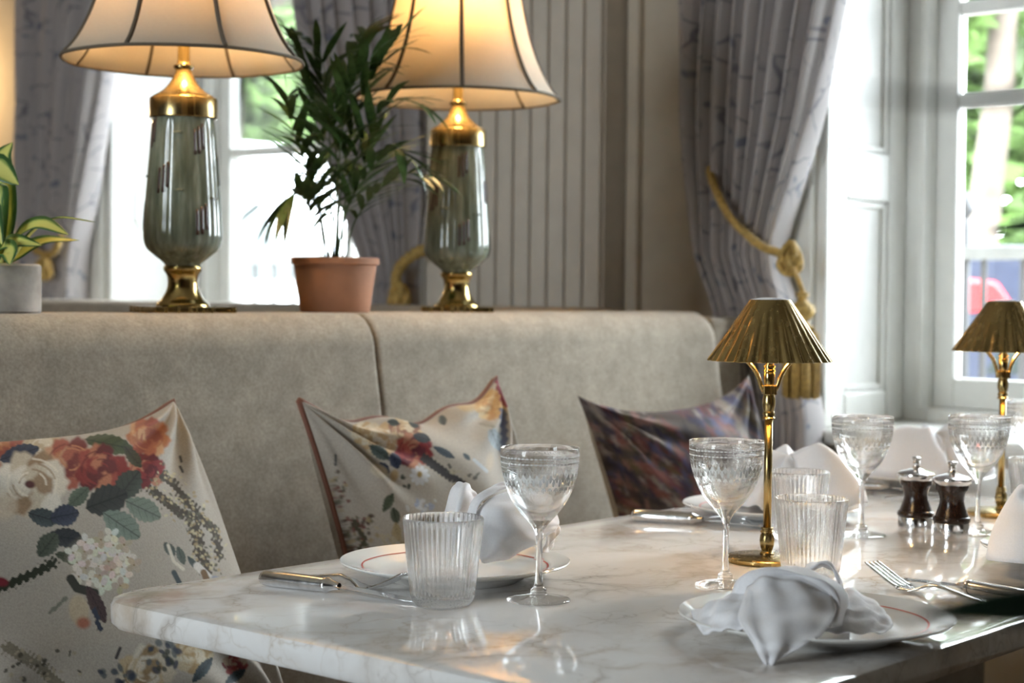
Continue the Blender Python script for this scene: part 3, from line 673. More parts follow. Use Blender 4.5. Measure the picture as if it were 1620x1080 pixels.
q = P(780, 885, TZ+.01); napkin('tall white linen napkin folded in standing loops on the plate behind the ribbed tumbler', A, (q.x, q.y, TZ+.008))
def crumple(base, R0, H, phi, seed, lab):
    t = thing('linen_napkin', lab, 'napkin', (base.x, base.y, TZ+.0085), phi, 'white linen napkins'); nr, na = 26, 120; rows = []
    rs = np.random.RandomState(seed); p1, p2, p3 = rs.rand(3)*6.28
    for j in range(nr+1):
        q = j/nr; row = []
        for i in range(na+1):
            a = 2*PI*i/na; lobe = .62+.55*abs(math.cos(a+.3*math.sin(2*a+p1)))**2.5+.12*math.cos(3*a+p2)
            tw = a+.5*q*math.sin(p3+2*a); r = R0*lobe*(q**.9)
            rid = .15*math.cos(5*a+p1+2.2*q)+.08*math.cos(8*a+p2-3*q)+.24*math.cos(2*a+p3)
            h = H*max(0, 1-q**2.2)**.62*(1+rid*min(1, q*2.2))+.006*(1+math.cos(6*a+p2))*q
            row.append((r*math.cos(tw)+.25*R0*(1-q)*math.cos(p1), r*math.sin(tw)*.8+.2*R0*(1-q)*math.sin(p1), max(h, .0005+.013*max(0, (math.hypot(r*math.cos(tw), r*math.sin(tw)*.8)-.075)/.05))))
        rows.append(row)
    MB().grid(rows).build('cloth', 'linen', t, smooth=True, solid=.0012); return t
q = PD(1268, 760, 2.43); crumple(q, .098, .076, .2, 3, 'white linen napkin in soft folds on the plate in front of the dark mottled cushion')
q = PD(1668, 858, 1.96); crumple(q, .10, .072, 1.0, 5, 'white linen napkin on the plate beside the pepper mills, away from the bench')
q = PD(1455, 718, T(1.60, .16, 0).y-.01); crumple(q, .105, .078, .4, 8, 'white linen napkin on the plate at the window end of the table')
pl = plates[4]; q = PD(1452, 740, T(1.60, .16, 0).y); pl.location = (q.x, q.y, TZ)

# ================================================================ CUSHIONS
class Paint:
    def __init__(s, X, Y, base): s.X, s.Y = X, Y; s.c = np.empty(X.shape+(3,)); s.c[:] = base; s.r = np.random.RandomState(5)
    def over(s, mask, colr): s.c += (np.array(colr)-s.c)*mask[..., None]
    def ell(s, x, y, rx, ry, rot, colr, soft=.12, op=1.0, wob=0.0, ph=0):
        c, n = math.cos(rot), math.sin(rot); dx, dy = s.X-x, s.Y-y
        a, b = (dx*c+dy*n)/rx, (-dx*n+dy*c)/ry; d = np.sqrt(a*a+b*b)
        if wob: d = d*(1+wob*np.sin(5*np.arctan2(b, a)+ph)+wob*.6*np.sin(9*np.arctan2(b, a)+2*ph))
        s.over(np.clip((1-d)/soft, 0, 1)*op, colr)
    def stroke(s, pts, w, colr, op=1.0, fuzz=0.0):
        m = np.zeros(s.X.shape)
        for (x0, y0), (x1, y1) in zip(pts[:-1], pts[1:]):
            L = max(1e-6, (x1-x0)**2+(y1-y0)**2); t = np.clip(((s.X-x0)*(x1-x0)+(s.Y-y0)*(y1-y0))/L, 0, 1)
            d = np.hypot(s.X-x0-t*(x1-x0), s.Y-y0-t*(y1-y0))
            if fuzz: d = d+fuzz*w*(np.sin(s.X*.55)*np.cos(s.Y*.47+s.X*.2))
            m = np.maximum(m, np.clip((w-d)/1.6+.5, 0, 1))
        s.over(m*op, colr)
    def leaf(s, x, y, L, W, rot, colr, vein=None):
        c, n = math.cos(rot), math.sin(rot); dx, dy = s.X-x, s.Y-y; a, b = (dx*c+dy*n)/L, (-dx*n+dy*c)/W
        prof = np.where(np.abs(a) < 1, (1-a*a)**.8*(1+.12*a), 0)+.06*np.sin(a*22)
        s.over(np.clip((prof-np.abs(b))/.1, 0, 1)*(np.abs(a) < 1), colr)
        v = vein or tuple(q*.45 for q in colr); ins = np.clip((prof-np.abs(b))/.1, 0, 1)*(np.abs(a) < .97)
        s.over(np.clip((.07-np.abs(b))/.05, 0, 1)*ins, v); s.over(np.clip((np.sin((a-np.abs(b)*.55)*16)-.8)/.2, 0, 1)*ins*.6, v)
        s.over(np.clip((b-.25)/.5, 0, 1)*ins*.25, tuple(min(1, q*1.9+.04) for q in colr))
    def rose(s, x, y, r, cols, seed=0):
        rr = np.random.RandomState(seed)
        for k in range(9):
            a = k*2*PI/9+rr.rand()*.4; s.ell(x+.62*r*math.cos(a), y+.55*r*math.sin(a), r*.48, r*.40, a, cols[k % len(cols)], .25, 1, .06, k)
        for k in range(7):
            a = k*2*PI/7+rr.rand(); s.ell(x+.34*r*math.cos(a), y+.3*r*math.sin(a), r*.38, r*.30, a+1, cols[(k+1) % len(cols)], .3, .95, .06, k)
        for k in range(11):
            a = rr.rand()*6.28; q = r*(.25+.6*rr.rand()); pts = [(x+q*math.cos(a+t*.25), y+.85*q*math.sin(a+t*.25)) for t in range(5)]
            s.stroke(pts, r*.028, cols[-1] if k % 2 else tuple(min(1, z*1.25) for z in cols[0]), .7)
        s.ell(x, y, r*.2, r*.16, 0, cols[-1], .5)
    def floret(s, x, y, r, colr, ctr=(.25, .17, .07)):
        a0 = s.r.rand()*2
        for k in range(4): a = a0+k*PI/2; s.ell(x+r*.55*math.cos(a), y+r*.55*math.sin(a), r*.52, r*.38, a, tuple(q*(.88+.2*s.r.rand()) for q in colr), .2)
        s.ell(x, y, r*.14, r*.14, 0, ctr, .5)
    def speck(s, x, y, rx, ry, n, cols, r=3):
        for k in range(n): s.ell(x+rx*s.r.randn(), y+ry*s.r.randn(), r*(.5+s.r.rand()), r*(.4+s.r.rand()*.6), s.r.rand()*3, cols[k % len(cols)], .4, .85)

def cushion(label, corners, thick, painter, res=(220, 220), bulge=.55, pinch=.055, piping=True, ridge=0.0, sagtop=.02, seed=1, front_dir=V, tone=1.0, pucker=0.0):
    """corners TL, TR, BR, BL in world space, as seen from the front"""
    TL_, TR_, BR_, BL_ = [np.array(c) for c in corners]; base = (TL_+TR_+BR_+BL_)/4
    t = thing('cushion', label, 'cushion', (base[0], base[1], min(BL_[2], BR_[2])), 0)
    nx, ny = res; rs = np.random.RandomState(seed)
    a = np.linspace(-1, 1, nx); b = np.linspace(-1, 1, ny); A_, B_ = np.meshgrid(a, b)           # b = -1 at the top
    s_, t_ = (A_*(1-pinch*(1-B_**2)*1.0)+1)/2, (B_*(1-pinch*(1-A_**2))+1)/2
    # extra sag of the top edge between the ears
    t_ = t_ + sagtop*2*(1-np.abs(A_)**3.2)*np.clip(-B_, 0, 1)**2
    t_ = t_ + pucker*np.sin(8.5*A_+1.2)*np.exp(-((B_+1)/.35)**2)*(1-A_**4)
    def bil(s, q): s = s[..., None]; q = q[..., None]; return (1-q)*((1-s)*TL_+s*TR_)+q*((1-s)*BL_+s*BR_)
    F = bil(s_, t_); ex = (TR_-TL_+BR_-BL_)/2; ey = (BL_-TL_+BR_-TR_)/2
    nrm = np.cross(ex, ey); nrm /= np.linalg.norm(nrm)
    if nrm.dot(np.array(front_dir)) < 0: nrm = -nrm
    prof = (np.clip(1-np.abs(A_)**2.2, 0, 1)*np.clip(1-np.abs(B_)**2.2, 0, 1))**bulge
    cor = np.clip(np.abs(A_)*np.abs(B_), 0, 1)
    wr = np.zeros_like(A_)
    for sx, sy in ((-1, -1), (1, -1), (1, 1), (-1, 1)):       # wrinkles running in from the corners
        dx, dy = (A_-sx), (B_-sy); ang = np.arctan2(dy*sy, dx*sx); dist = np.hypot(dx, dy)
        wr += np.sin(ang*15+rs.rand()*6)*np.exp(-((dist-.42)/.34)**2)*.0085
    wr += .004*np.sin(3.1*A_+2.2*B_+rs.rand()*6)*np.cos(2.7*B_-A_)
    if ridge: wr += ridge*np.exp(-((A_+.15-(B_+1)*.42)/.28)**2)*np.clip(1-B_**2, 0, 1)
    edge = np.clip((1-np.maximum(np.abs(A_), np.abs(B_)))/.12, 0, 1)
    Ff = F+nrm*(thick*.55*prof+wr*edge)[..., None]; Fb = F-nrm*(thick*.45*prof)[..., None]
    m = MB(); vs = Ff.reshape(-1, 3); fs = [(j*nx+i, (j+1)*nx+i, (j+1)*nx+i+1, j*nx+i+1) for j in range(ny-1) for i in range(nx-1)]
    m.v = [tuple(p) for p in vs]; m.f = fs
    o = m.build('front_cover', 'floral_print', t, smooth=True, world=True)
    Mi = np.array(INV); h = np.c_[vs, np.ones(len(vs))] @ Mi.T
    X = (810+FPX*h[:, 0]/-h[:, 2]).reshape(ny, nx); Y = (540-FPX*h[:, 1]/-h[:, 2]).reshape(ny, nx)
    pc = painter(X, Y)*tone; at = o.data.color_attributes.new('print', 'FLOAT_COLOR', 'POINT')
    at.data.foreach_set('color', np.c_[pc.reshape(-1, 3), np.ones(nx*ny)].astype(np.float32).ravel())
    st = max(1, nx//40); ii = list(range(0, nx, st)); ii = ii if ii[-1] == nx-1 else ii+[nx-1]; jj = list(range(0, ny, st)); jj = jj if jj[-1] == ny-1 else jj+[ny-1]
    m = MB(); m.grid([[tuple(Fb[j, i]) for i in ii] for j in jj]).build('back_cover', 'seat_velvet', t, smooth=True, world=True)
    if piping:
        loop = [F[0, i] for i in ii]+[F[j, -1] for j in jj[1:]]+[F[-1, i] for i in reversed(ii[:-1])]+[F[j, 0] for j in reversed(jj[:-1])]
        MB().tube([tuple(p) for p in loop], .0042, 8).build('piping', 'piping', t, smooth=True, world=True)
    return t
CREAM = (.46, .41, .35)
DG, GG, NV, RD, OR, WH = (.035, .045, .035), (.17, .21, .17), (.035, .045, .075), (.23, .03, .03), (.50, .20, .10), (.72, .66, .56)
def paint1(X, Y):
    p = Paint(X, Y, CREAM)
    for x, y, r, sd in ((235, 692, 34, 3), (20, 700, 34, 4), (-60, 720, 60, 8)): p.rose(x, y, r, [(.42, .16, .07), (.60, .34, .18), (.40, .13, .07), (.30, .08, .05)], sd)
    p.rose(65, 705, 32, [WH, (.66, .58, .44), (.5, .4, .27)], 5); p.leaf(172, 702, 40, 16, .2, (.06, .075, .03)); p.leaf(30, 718, 34, 15, -.3, NV)
    p.rose(112, 732, 44, [(.46, .20, .10), (.54, .31, .19), (.34, .095, .06), (.18, .035, .03)], 11)
    p.rose(160, 742, 42, [(.21, .025, .022), (.30, .06, .045), (.42, .16, .09), (.11, .012, .015)], 12)
    p.rose(232, 745, 30, [(.25, .03, .03), (.44, .19, .12), (.17, .02, .022), (.12, .012, .018)], 13)
    p.leaf(210, 722, 22, 10, .9, (.05, .05, .03))
    p.rose(50, 765, 56, [(.66, .60, .50), (.72, .67, .58), (.55, .47, .36), (.30, .20, .12)], 21); p.ell(47, 766, 10, 7, .2, (.10, .03, .03), .4)
    p.ell(10, 802, 22, 26, .4, (.56, .47, .36), .4, .8)
    p.leaf(202, 768, 30, 21, -.9, (.045, .055, .045)); p.leaf(168, 792, 36, 26, -.35, (.03, .035, .032)); p.leaf(125, 785, 22, 13, 2.4, (.09, .12, .085))
    p.leaf(226, 805, 32, 19, .45, GG); p.leaf(192, 830, 36, 22, .6, (.19, .24, .20)); p.leaf(68, 818, 26, 15, .3, (.05, .065, .07)); p.leaf(102, 815, 24, 18, -.2, NV)
    p.leaf(104, 850, 30, 16, .15, (.03, .035, .04)); p.leaf(75, 862, 24, 17, -.9, (.075, .09, .065)); p.leaf(120, 884, 36, 12, .25, (.07, .085, .055))
    p.ell(160, 890, 62, 50, .2, (.50, .44, .34), .5, .7)
    for k in range(26):
        q = 2*PI*k*.382; r = 50*math.sqrt((k+.5)/26); p.floret(165+r*1.05*math.cos(q), 888+r*.9*math.sin(q), 14, (.74, .70, .62) if k % 3 else (.52, .44, .32))
    p.stroke([(0, 930), (20, 922), (55, 906), (84, 890)], 7, (.03, .035, .02), 1, .6); p.ell(2, 920, 14, 9, .2, (.2, .02, .03), .4)
    p.stroke([(112, 915), (122, 930), (150, 938)], 7, (.04, .04, .03)); p.ell(125, 965, 18, 28, -.15, (.55, .45, .32), .25); p.ell(132, 985, 14, 12, 0, (.42, .16, .10), .5); p.leaf(152, 955, 34, 12, 1.1, (.07, .04, .04)); p.stroke([(150, 965), (158, 995)], 4, NV, 1, .5); p.stroke([(80, 968), (105, 945)], 3, (.15, .16, .13), .8, .5)
    tw = [[(258, 752), (275, 765), (292, 790), (310, 806)], [(240, 775), (262, 792), (285, 812), (320, 820), (340, 840), (348, 880)], [(312, 830), (318, 870), (330, 900)], [(296, 812), (306, 840), (316, 880), (322, 892)]]
    for k, t in enumerate(tw): p.stroke(t, 6, (.07, .055, .04), 1, .7)
    for t in tw:
        for x, y in t: p.speck(x, y, 9, 9, 12, [(.58, .50, .32), (.10, .10, .07), (.40, .30, .16)], 3.2)
    p.leaf(268, 868, 14, 8, .9, (.08, .10, .09)); p.leaf(286, 878, 16, 7, 1.2, (.10, .12, .10)); p.stroke([(266, 862), (275, 888), (290, 900)], 2.5, WH)
    p.leaf(305, 890, 14, 5, .9, (.07, .09, .09)); p.stroke([(275, 905), (284, 922)], 4, (.06, .08, .09)); p.stroke([(312, 895), (335, 918)], 6, (.7, .66, .62)); p.ell(340, 915, 8, 6, 0, (.33, .36, .42), .4); p.stroke([(322, 905), (330, 922)], 5, (.2, .12, .06))
    p.stroke([(285, 722), (287, 730)], 2, (.05, .05, .05)); p.stroke([(285, 738), (289, 746)], 2, (.05, .05, .05)); p.stroke([(190, 1025), (184, 1040)], 2.6, (.06, .05, .05)); p.stroke([(12, 1025), (60, 1050), (95, 1085)], 9, (.20, .17, .12), .9, .6); p.speck(55, 1052, 30, 18, 30, [(.06, .055, .04), (.42, .36, .26)], 5)
    p.rose(232, 1062, 44, [(.60, .52, .40), (.54, .42, .26), (.66, .60, .50), (.3, .2, .1)], 31); p.rose(305, 1035, 32, [(.55, .45, .30), (.62, .55, .42), (.4, .28, .14)], 33)
    p.speck(262, 1035, 14, 12, 22, [NV, DG, (.1, .12, .13)], 7); p.speck(195, 1068, 14, 8, 16, [NV, (.1, .12, .13)], 7); p.leaf(320, 1060, 26, 9, -.9, (.05, .07, .08)); p.rose(372, 1050, 20, [(.25, .05, .05), (.16, .03, .04), (.4, .3, .22)], 35); p.leaf(372, 1070, 20, 8, -.6, (.05, .07, .08))
    return p.c
def paint2(X, Y):
    p = Paint(X, Y, CREAM)
    p.rose(600, 695, 30, [(.62, .52, .38), (.52, .36, .20), (.68, .62, .52)], 41); p.rose(640, 682, 26, [(.55, .42, .26), (.62, .52, .38), (.25, .12, .08)], 42); p.rose(575, 685, 20, [(.66, .58, .44), (.5, .36, .2)], 43)
    p.rose(655, 712, 30, [(.24, .03, .03), (.34, .08, .06), (.45, .20, .12), (.12, .02, .03)], 44); p.rose(775, 640, 26, [(.62, .46, .26), (.52, .34, .16), (.45, .26, .12)], 45); p.ell(735, 640, 22, 12, .3, (.55, .42, .26), .4)
    p.leaf(600, 715, 20, 10, .6, (.07, .09, .08)); p.leaf(625, 728, 14, 10, 1.2, NV); p.leaf(667, 692, 15, 8, .3, (.045, .05, .055)); p.leaf(702, 715, 20, 6, .5, (.07, .09, .11)); p.leaf(622, 668, 10, 6, .2, (.05, .06, .055)); p.leaf(654, 670, 10, 6, .6, (.05, .06, .055)); p.leaf(700, 664, 9, 7, 1.2, (.10, .12, .12)); p.leaf(608, 740, 12, 7, .9, NV)
    p.stroke([(672, 725), (690, 738), (715, 755), (733, 765)], 6, (.05, .045, .045), 1, .6); p.speck(720, 748, 16, 8, 16, [(.48, .42, .32), (.08, .08, .07)], 4)
    p.ell(600, 745, 18, 12, .5, (.60, .52, .40), .4); p.ell(624, 752, 8, 12, .2, (.4, .28, .15), .4)
    for k in range(10): a = k*.628; p.ell(664+10*math.cos(a), 752+10*math.sin(a), 7, 4, a, (.62, .64, .68), .3)
    p.ell(664, 752, 14, 14, 0, (.70, .68, .64), .5, .6); p.ell(664, 750, 5, 6, 0, (.40, .27, .10), .4); p.speck(664, 800, 9, 6, 16, [(.36, .40, .52), (.62, .62, .64)], 5); p.speck(640, 760, 4, 5, 6, [DG], 4)
    p.leaf(614, 795, 17, 8, -1.1, (.08, .095, .06)); p.leaf(625, 815, 14, 8, 1.3, (.09, .10, .07)); p.leaf(628, 840, 16, 7, 1.4, (.38, .30, .17))
    p.leaf(782, 692, 22, 10, 1.2, (.34, .38, .40)); p.leaf(770, 672, 14, 7, .2, (.40, .36, .30)); p.stroke([(795, 650), (798, 690), (797, 715)], 5, (.13, .14, .2), 1, .5); p.stroke([(788, 605), (800, 640)], 5, (.25, .06, .08), 1, .5); p.ell(775, 730, 8, 20, .1, (.52, .43, .33), .5); p.stroke([(750, 727), (770, 745)], 2.5, (.5, .53, .58)); p.leaf(738, 722, 8, 4, .8, (.10, .13, .15))
    for x, y in ((535, 770), (530, 795), (545, 830), (570, 830), (575, 855), (550, 870), (565, 845)): p.speck(x, y, 9, 10, 16, [(.09, .06, .045), (.40, .31, .18), (.13, .12, .08), (.18, .05, .04)], 5)
    p.stroke([(540, 820), (548, 870), (532, 905)], 4, (.08, .05, .04), 1, .7); p.stroke([(560, 825), (578, 855), (560, 880)], 4, (.09, .08, .05), 1, .7); p.speck(620, 850, 16, 8, 20, [(.40, .31, .18), (.5, .42, .3)], 6); p.stroke([(531, 720), (531, 735)], 2, (.08, .08, .08)); p.speck(512, 890, 8, 30, 30, [(.2, .03, .03), (.1, .03, .03), (.35, .27, .18)], 6)
    return p.c
def paint3(X, Y):
    p = Paint(X, Y, (.13, .10, .085)); r = np.random.RandomState(3)
    cols = [(.05, .045, .09), (.30, .10, .08), (.52, .44, .40), (.07, .07, .14), (.22, .17, .07), (.04, .035, .04), (.42, .22, .18), (.12, .12, .24), (.46, .40, .33), (.20, .06, .06)]
    for k in range(620):
        x, y = 900+320*r.rand(), 590+260*r.rand(); L = 5+r.rand()*13; c = np.array(cols[r.randint(len(cols))])
        p.ell(x, y, L*1.5, L*.5, .75+r.randn()*.35, c, .7, .75, .2, k)
    return p.c
cushion('cream floral cushion of roses and hydrangea beside the rounded table corner', [T(-.13, -.385, .90), T(.415, -.395, .912), T(.400, -.115, .478), T(-.11, -.12, .478)], .20, paint1, (360, 360), seed=2, sagtop=.035, bulge=.42, tone=.80)
cushion('cream floral cushion with dark red piping behind the plate with the tall napkin', [T(.555, -.30, .912), T(.975, -.31, .93), T(.965, -.19, .478), T(.60, -.18, .478)], .16, paint2, (280, 280), seed=4, ridge=.016, pinch=.075, sagtop=.035, bulge=.45, tone=.80, pucker=.016)
cushion('dark mottled velvet cushion in navy, red and cream next to the gathered curtain', [T(1.165, -.30, .895), T(1.60, -.25, .918), T(1.58, -.14, .478), T(1.20, -.17, .478)], .16, paint3, (200, 200), seed=6, piping=False, ridge=.02, pinch=.085, sagtop=.03, tone=.55)

# ================================================================ LARGE LAMPS ON THE BANQUETTE
SHADE_W = 8.5
def make_big_lamp():
    t = thing('ceramic_table_lamp', '', 'lamp', (0, 0, 0)); k = .000925
    MB().box(-.062, .062, -.062, .062, 0, .009).build('base_plate', 'brass', t, bev=.002)
    MB().lathe(smooth_prof([(.040, .009), (.0385, .013), (.031, .020), (.0235, .034), (.0218, .046), (.0235, .056), (.0275, .062), (.0285, .066), (.0270, .069)], 3), 48).build('brass_foot', 'polished_brass', t, smooth='auto')
    NF = 20
    def rf(r, z, a):
        q = abs(math.cos(NF*a/2)); w = min(1, max(0, (z-.072)/.02))*min(1, max(0, (.287-z)/.02)); return r*(1+.022*w*(q**.7-.6))
    body = smooth_prof([(.0255, .069), (.0285, .074), (.041, .084), (.0520, .094), (.0566, .106), (.0570, .122), (.0556, .150), (.0525, .190), (.0490, .235), (.0460, .275), (.0445, .288)], 4)
    bd = MB().lathe(body, NF*8, rfn=rf).build('ceramic_body', 'celadon_glaze', t, smooth=True)
    zb = np.array([q[1] for q in body]); rb = np.array([q[0] for q in body])
    for (a, z) in ((.15, .252), (-.9, .195), (.17, .135), (1.25, .21), (2.3, .25), (-2.0, .14), (3.1, .18), (-1.5, .262), (1.6, .115)):
        for d in (-.135, 0, .135):
            m = MB(); zz = np.linspace(z-.020+abs(d)*.02+d*.03, z+.020+d*.03, 6); rows = []
            for z_ in zz:
                r = float(np.interp(z_, zb, rb))*1.014+.0004; rows.append([(r*math.cos(a+d+e), r*math.sin(a+d+e), z_) for e in (-.036, 0, .036)])
            m.grid(rows).build('painted_dash', 'brown_dash', bd, smooth=True, solid=.0006)
    for a, z in ((-.45, .178), (.62, .168), (1.9, .18), (-1.8, .2), (-.5, .262)):
        m = MB(); rows = []
        for z_ in (z-.0015, z+.0015):
            r = float(np.interp(z_, zb, rb))*1.014+.0006; rows.append([(r*math.cos(a+e), r*math.sin(a+e), z_) for e in (-.14, -.07, 0, .07, .14)])
        m.grid(rows).build('relief_ring', 'celadon_glaze', bd, smooth=True, solid=.002)
    MB().lathe([(0, .286), (.0480, .286), (.0495, .2875), (.0495, .3145), (.0480, .3165), (.0445, .3175), (.0440, .3195)]+smooth_prof([(.0425, .320), (.031, .327), (.0205, .338), (.0135, .351), (.0112, .358)], 3)+[(.0145, .361), (.0150, .364), (.0108, .3665), (.0100, .368), (.0090, .372), (.0090, .50), (0, .50)], 48).build('brass_neck', 'brass', t, smooth='auto')
    # bell shade of eight panels: scalloped a little between its ribs
    NPN = 8
    prof = [(.178, .370), (.1755, .3725), (.164, .385), (.150, .407), (.136, .437), (.124, .472), (.114, .512), (.105, .56), (.098, .61), (.093, .65)]
    def rs(r, z, a):
        q = (a*NPN/(2*PI)) % 1.0; return r*(1-.018*math.sin(PI*q))
    pr = [prof[0]]+smooth_prof(prof[1:], 3)
    sd_ = MB().open_lathe(pr, NPN*10, rs).build('shade', 'lampshade_silk', t, smooth=True, solid=.0012)
    for i in range(NPN):
        a = 2*PI*i/NPN; MB().tube([((r+.0008)*math.cos(a), (r+.0008)*math.sin(a), z) for r, z in pr[1:]], .0036, 6).build('shade_rib', 'shade_trim', sd_, smooth=True)
    for r, z, w in ((.1785, .3705, .0026), (.0935, .65, .0025)):
        MB().tube([(rs(r, z, 2*PI*i/80)*math.cos(2*PI*i/80), rs(r, z, 2*PI*i/80)*math.sin(2*PI*i/80), z) for i in range(81)], w, 6).build('shade_edge', 'shade_trim', sd_, smooth=True)
    m = MB()
    for i in range(3): a = 2*PI*i/3; m.tube([(0, 0, .60), (.095*math.cos(a), .095*math.sin(a), .60)], .0015, 6)
    m.build('shade_spider', 'brass', sd_)
    MB().lathe(smooth_prof([(.010, .50), (.016, .51), (.027, .535), (.026, .555), (.014, .572), (0, .576)], 2), 20).build('bulb', 'bulb', t, smooth=True)
    l = bpy.data.lights.new('ceramic_lamp_light_offscreen', 'POINT'); l.energy = SHADE_W; l.color = (1.0, .68, .34); l.shadow_soft_size = .03
    lo = bpy.data.objects.new('ceramic_lamp_light_offscreen', l); col.objects.link(lo); lo.parent = t; lo.location = (.042, 0, .53)
    return t
lamp = make_big_lamp()
SH = BTOP
def on_shelf(px, v=-.575):                        # along the top of the banquette back
    d = ray(px, 480); a = Vector((0, 0, 0)); # solve for u where T(u, v) lies in the direction d
    b = T(0, v); u = (d.x*b.y-d.y*b.x)/(d.y*U.x-d.x*U.y); return T(u, v, SH)
p = on_shelf(289); place(lamp, False, p, -1.05, 'green ribbed ceramic lamp with a bell shade between the grey pot plant and the palm', 'green ceramic lamps')
p = on_shelf(722); place(lamp, True, p, -1.5, 'green ribbed ceramic lamp with a bell shade in front of the boarded wall', 'green ceramic lamps')

# ================================================================ PLANTS
def pot(t, r_top, r_bot, h, m, rim=True, wall=.006):
    if rim: pr = [(0, 0), (r_bot-.002, 0), (r_bot, .002), (r_top-.0045, h-.012), (r_top-.0045, h-.0115), (r_top, h-.010), (r_top, h-.0015), (r_top-.0015, h), (r_top-wall, h), (r_top-wall-.001, h-.014), (0, h-.014)]
    else: pr = [(0, 0), (r_bot-.003, 0), (r_bot, .003), (r_top, h-.003), (r_top-.003, h), (r_top-wall, h), (r_top-wall, h-.014), (0, h-.014)]
    MB().lathe(pr, 56).build('pot', m, t, smooth='auto')
    s = MB(); rr = r_top-wall-.001; s.lathe([(rr, h-.0138), (rr*.7, h-.011), (rr*.3, h-.009), (0, h-.0085)], 24); s.build('soil', 'soil', t)
# leaflet meshes shared by every leaflet of the palm
def leaflet_mesh(nm, L, W, droop):
    rows = []
    for k in range(7):
        q = k/6; w = W*math.sin(PI*min(1, q*.92+.08))**.75*(1-.15*q); z = -droop*q*q*L
        rows.append([(q*L, -w, z+.12*w), (q*L, 0, z), (q*L, w, z+.12*w)])
    m = MB(); m.grid(rows); me = bpy.data.meshes.new(nm); me.from_pydata(m.v, [], m.f); me.materials.append(MATS['palm_leaf'])
    me.polygons.foreach_set('use_smooth', [True]*len(me.polygons)); return me
LM = [leaflet_mesh('palm_leaflet', 1.0, .075, d) for d in (.15, .35, .55)]
def frond(t, base, path, npair, L0, spread=.95, stem_r=.0018, start=.35, rr=R):
    """a stem along the path with pairs of leaflets on its outer part; path points relative to the thing"""
    pts = [Vector(q) for q in cr(path, 8)]; n = len(pts)
    st = MB().tube(pts, [stem_r*(1-.75*i/(n-1)) for i in range(n)], 6).build('frond', 'palm_stem', t, smooth=True)
    for k in range(npair+1):
        q = start+(1-start)*k/npair; i = min(n-2, int(q*(n-1))); p = pts[i].lerp(pts[i+1], q*(n-1)-i); tg = (pts[i+1]-pts[i]).normalized()
        up = Vector((0, 0, 1)); sd = tg.cross(up); sd = sd.normalized() if sd.length > .05 else Vector((1, 0, 0))
        L = L0*(.55+.6*math.sin(PI*min(1, .2+.72*(k/npair))))
        for s in ((-1, 1) if k < npair else (0,)):
            d = (tg*(.75+.3*rr.random())+sd*s*spread*(.8+.4*rr.random())+up*(rr.random()*.35-.12)).normalized() if s else tg
            y = up.cross(d); y = y.normalized() if y.length > .05 else Vector((1, 0, 0)); z = d.cross(y)
            M = Matrix((d, y, z)).transposed().to_4x4() @ Matrix.Diagonal((L, L, L, 1)); M.translation = p
            o = bpy.data.objects.new('leaflet', LM[rr.randrange(3)]); col.objects.link(o); o.parent = st; o.matrix_local = M
q = on_shelf(530, -.585)
pm = thing('potted_palm', 'small feathery parlour palm in a terracotta pot between the two ceramic lamps', 'plant', q, 0)
pot(pm, .0715, .0565, .088, 'terracotta')
kk = q.y/FPX                                      # metres per pixel at the pot
def tp(px, py, dd=0.0): return ((px-530)*kk, dd, (492-py)*kk)
stems = [[(512, 405, .01), (505, 330, .02), (498, 220, .03), (478, 110, .03), (448, 45, .02)], [(520, 405, 0), (520, 300, .02), (515, 170, .02), (505, 90, .0), (470, 60, -.03)],
         [(530, 405, .015), (532, 290, .02), (540, 160, .02), (560, 70, .03), (575, 40, .04)], [(535, 405, -.01), (540, 300, -.02), (565, 180, -.03), (605, 100, -.04), (632, 62, -.05)],
         [(540, 405, .01), (545, 320, .0), (575, 220, -.03), (620, 165, -.05), (672, 170, -.06)], [(536, 405, -.02), (550, 330, -.03), (590, 270, -.05), (625, 240, -.06), (645, 250, -.07)],
         [(516, 405, -.02), (508, 340, -.04), (490, 270, -.06), (470, 205, -.08), (462, 150, -.08)], [(524, 405, .02), (522, 350, .04), (510, 290, .06), (485, 250, .08), (470, 262, .09)],
         [(546, 405, .01), (560, 350, .0), (595, 305, -.02), (640, 276, -.03), (680, 278, -.04)], [(508, 405, .0), (500, 365, -.02), (490, 325, -.04), (472, 310, -.06), (452, 335, -.07)],
         [(528, 405, -.02), (534, 330, -.05), (545, 230, -.07), (560, 150, -.08), (590, 105, -.09)], [(526, 405, .03), (528, 310, .05), (520, 200, .07), (500, 130, .08), (490, 70, .08)],
         [(532, 405, .02), (540, 340, .05), (560, 280, .07), (575, 230, .08), (585, 190, .08)], [(518, 405, .0), (512, 350, -.03), (505, 290, -.05), (520, 220, -.07), (535, 180, -.08)]]
for i, s in enumerate(stems): frond(pm, None, [tp(*x) for x in s], 10, .090, start=.28)

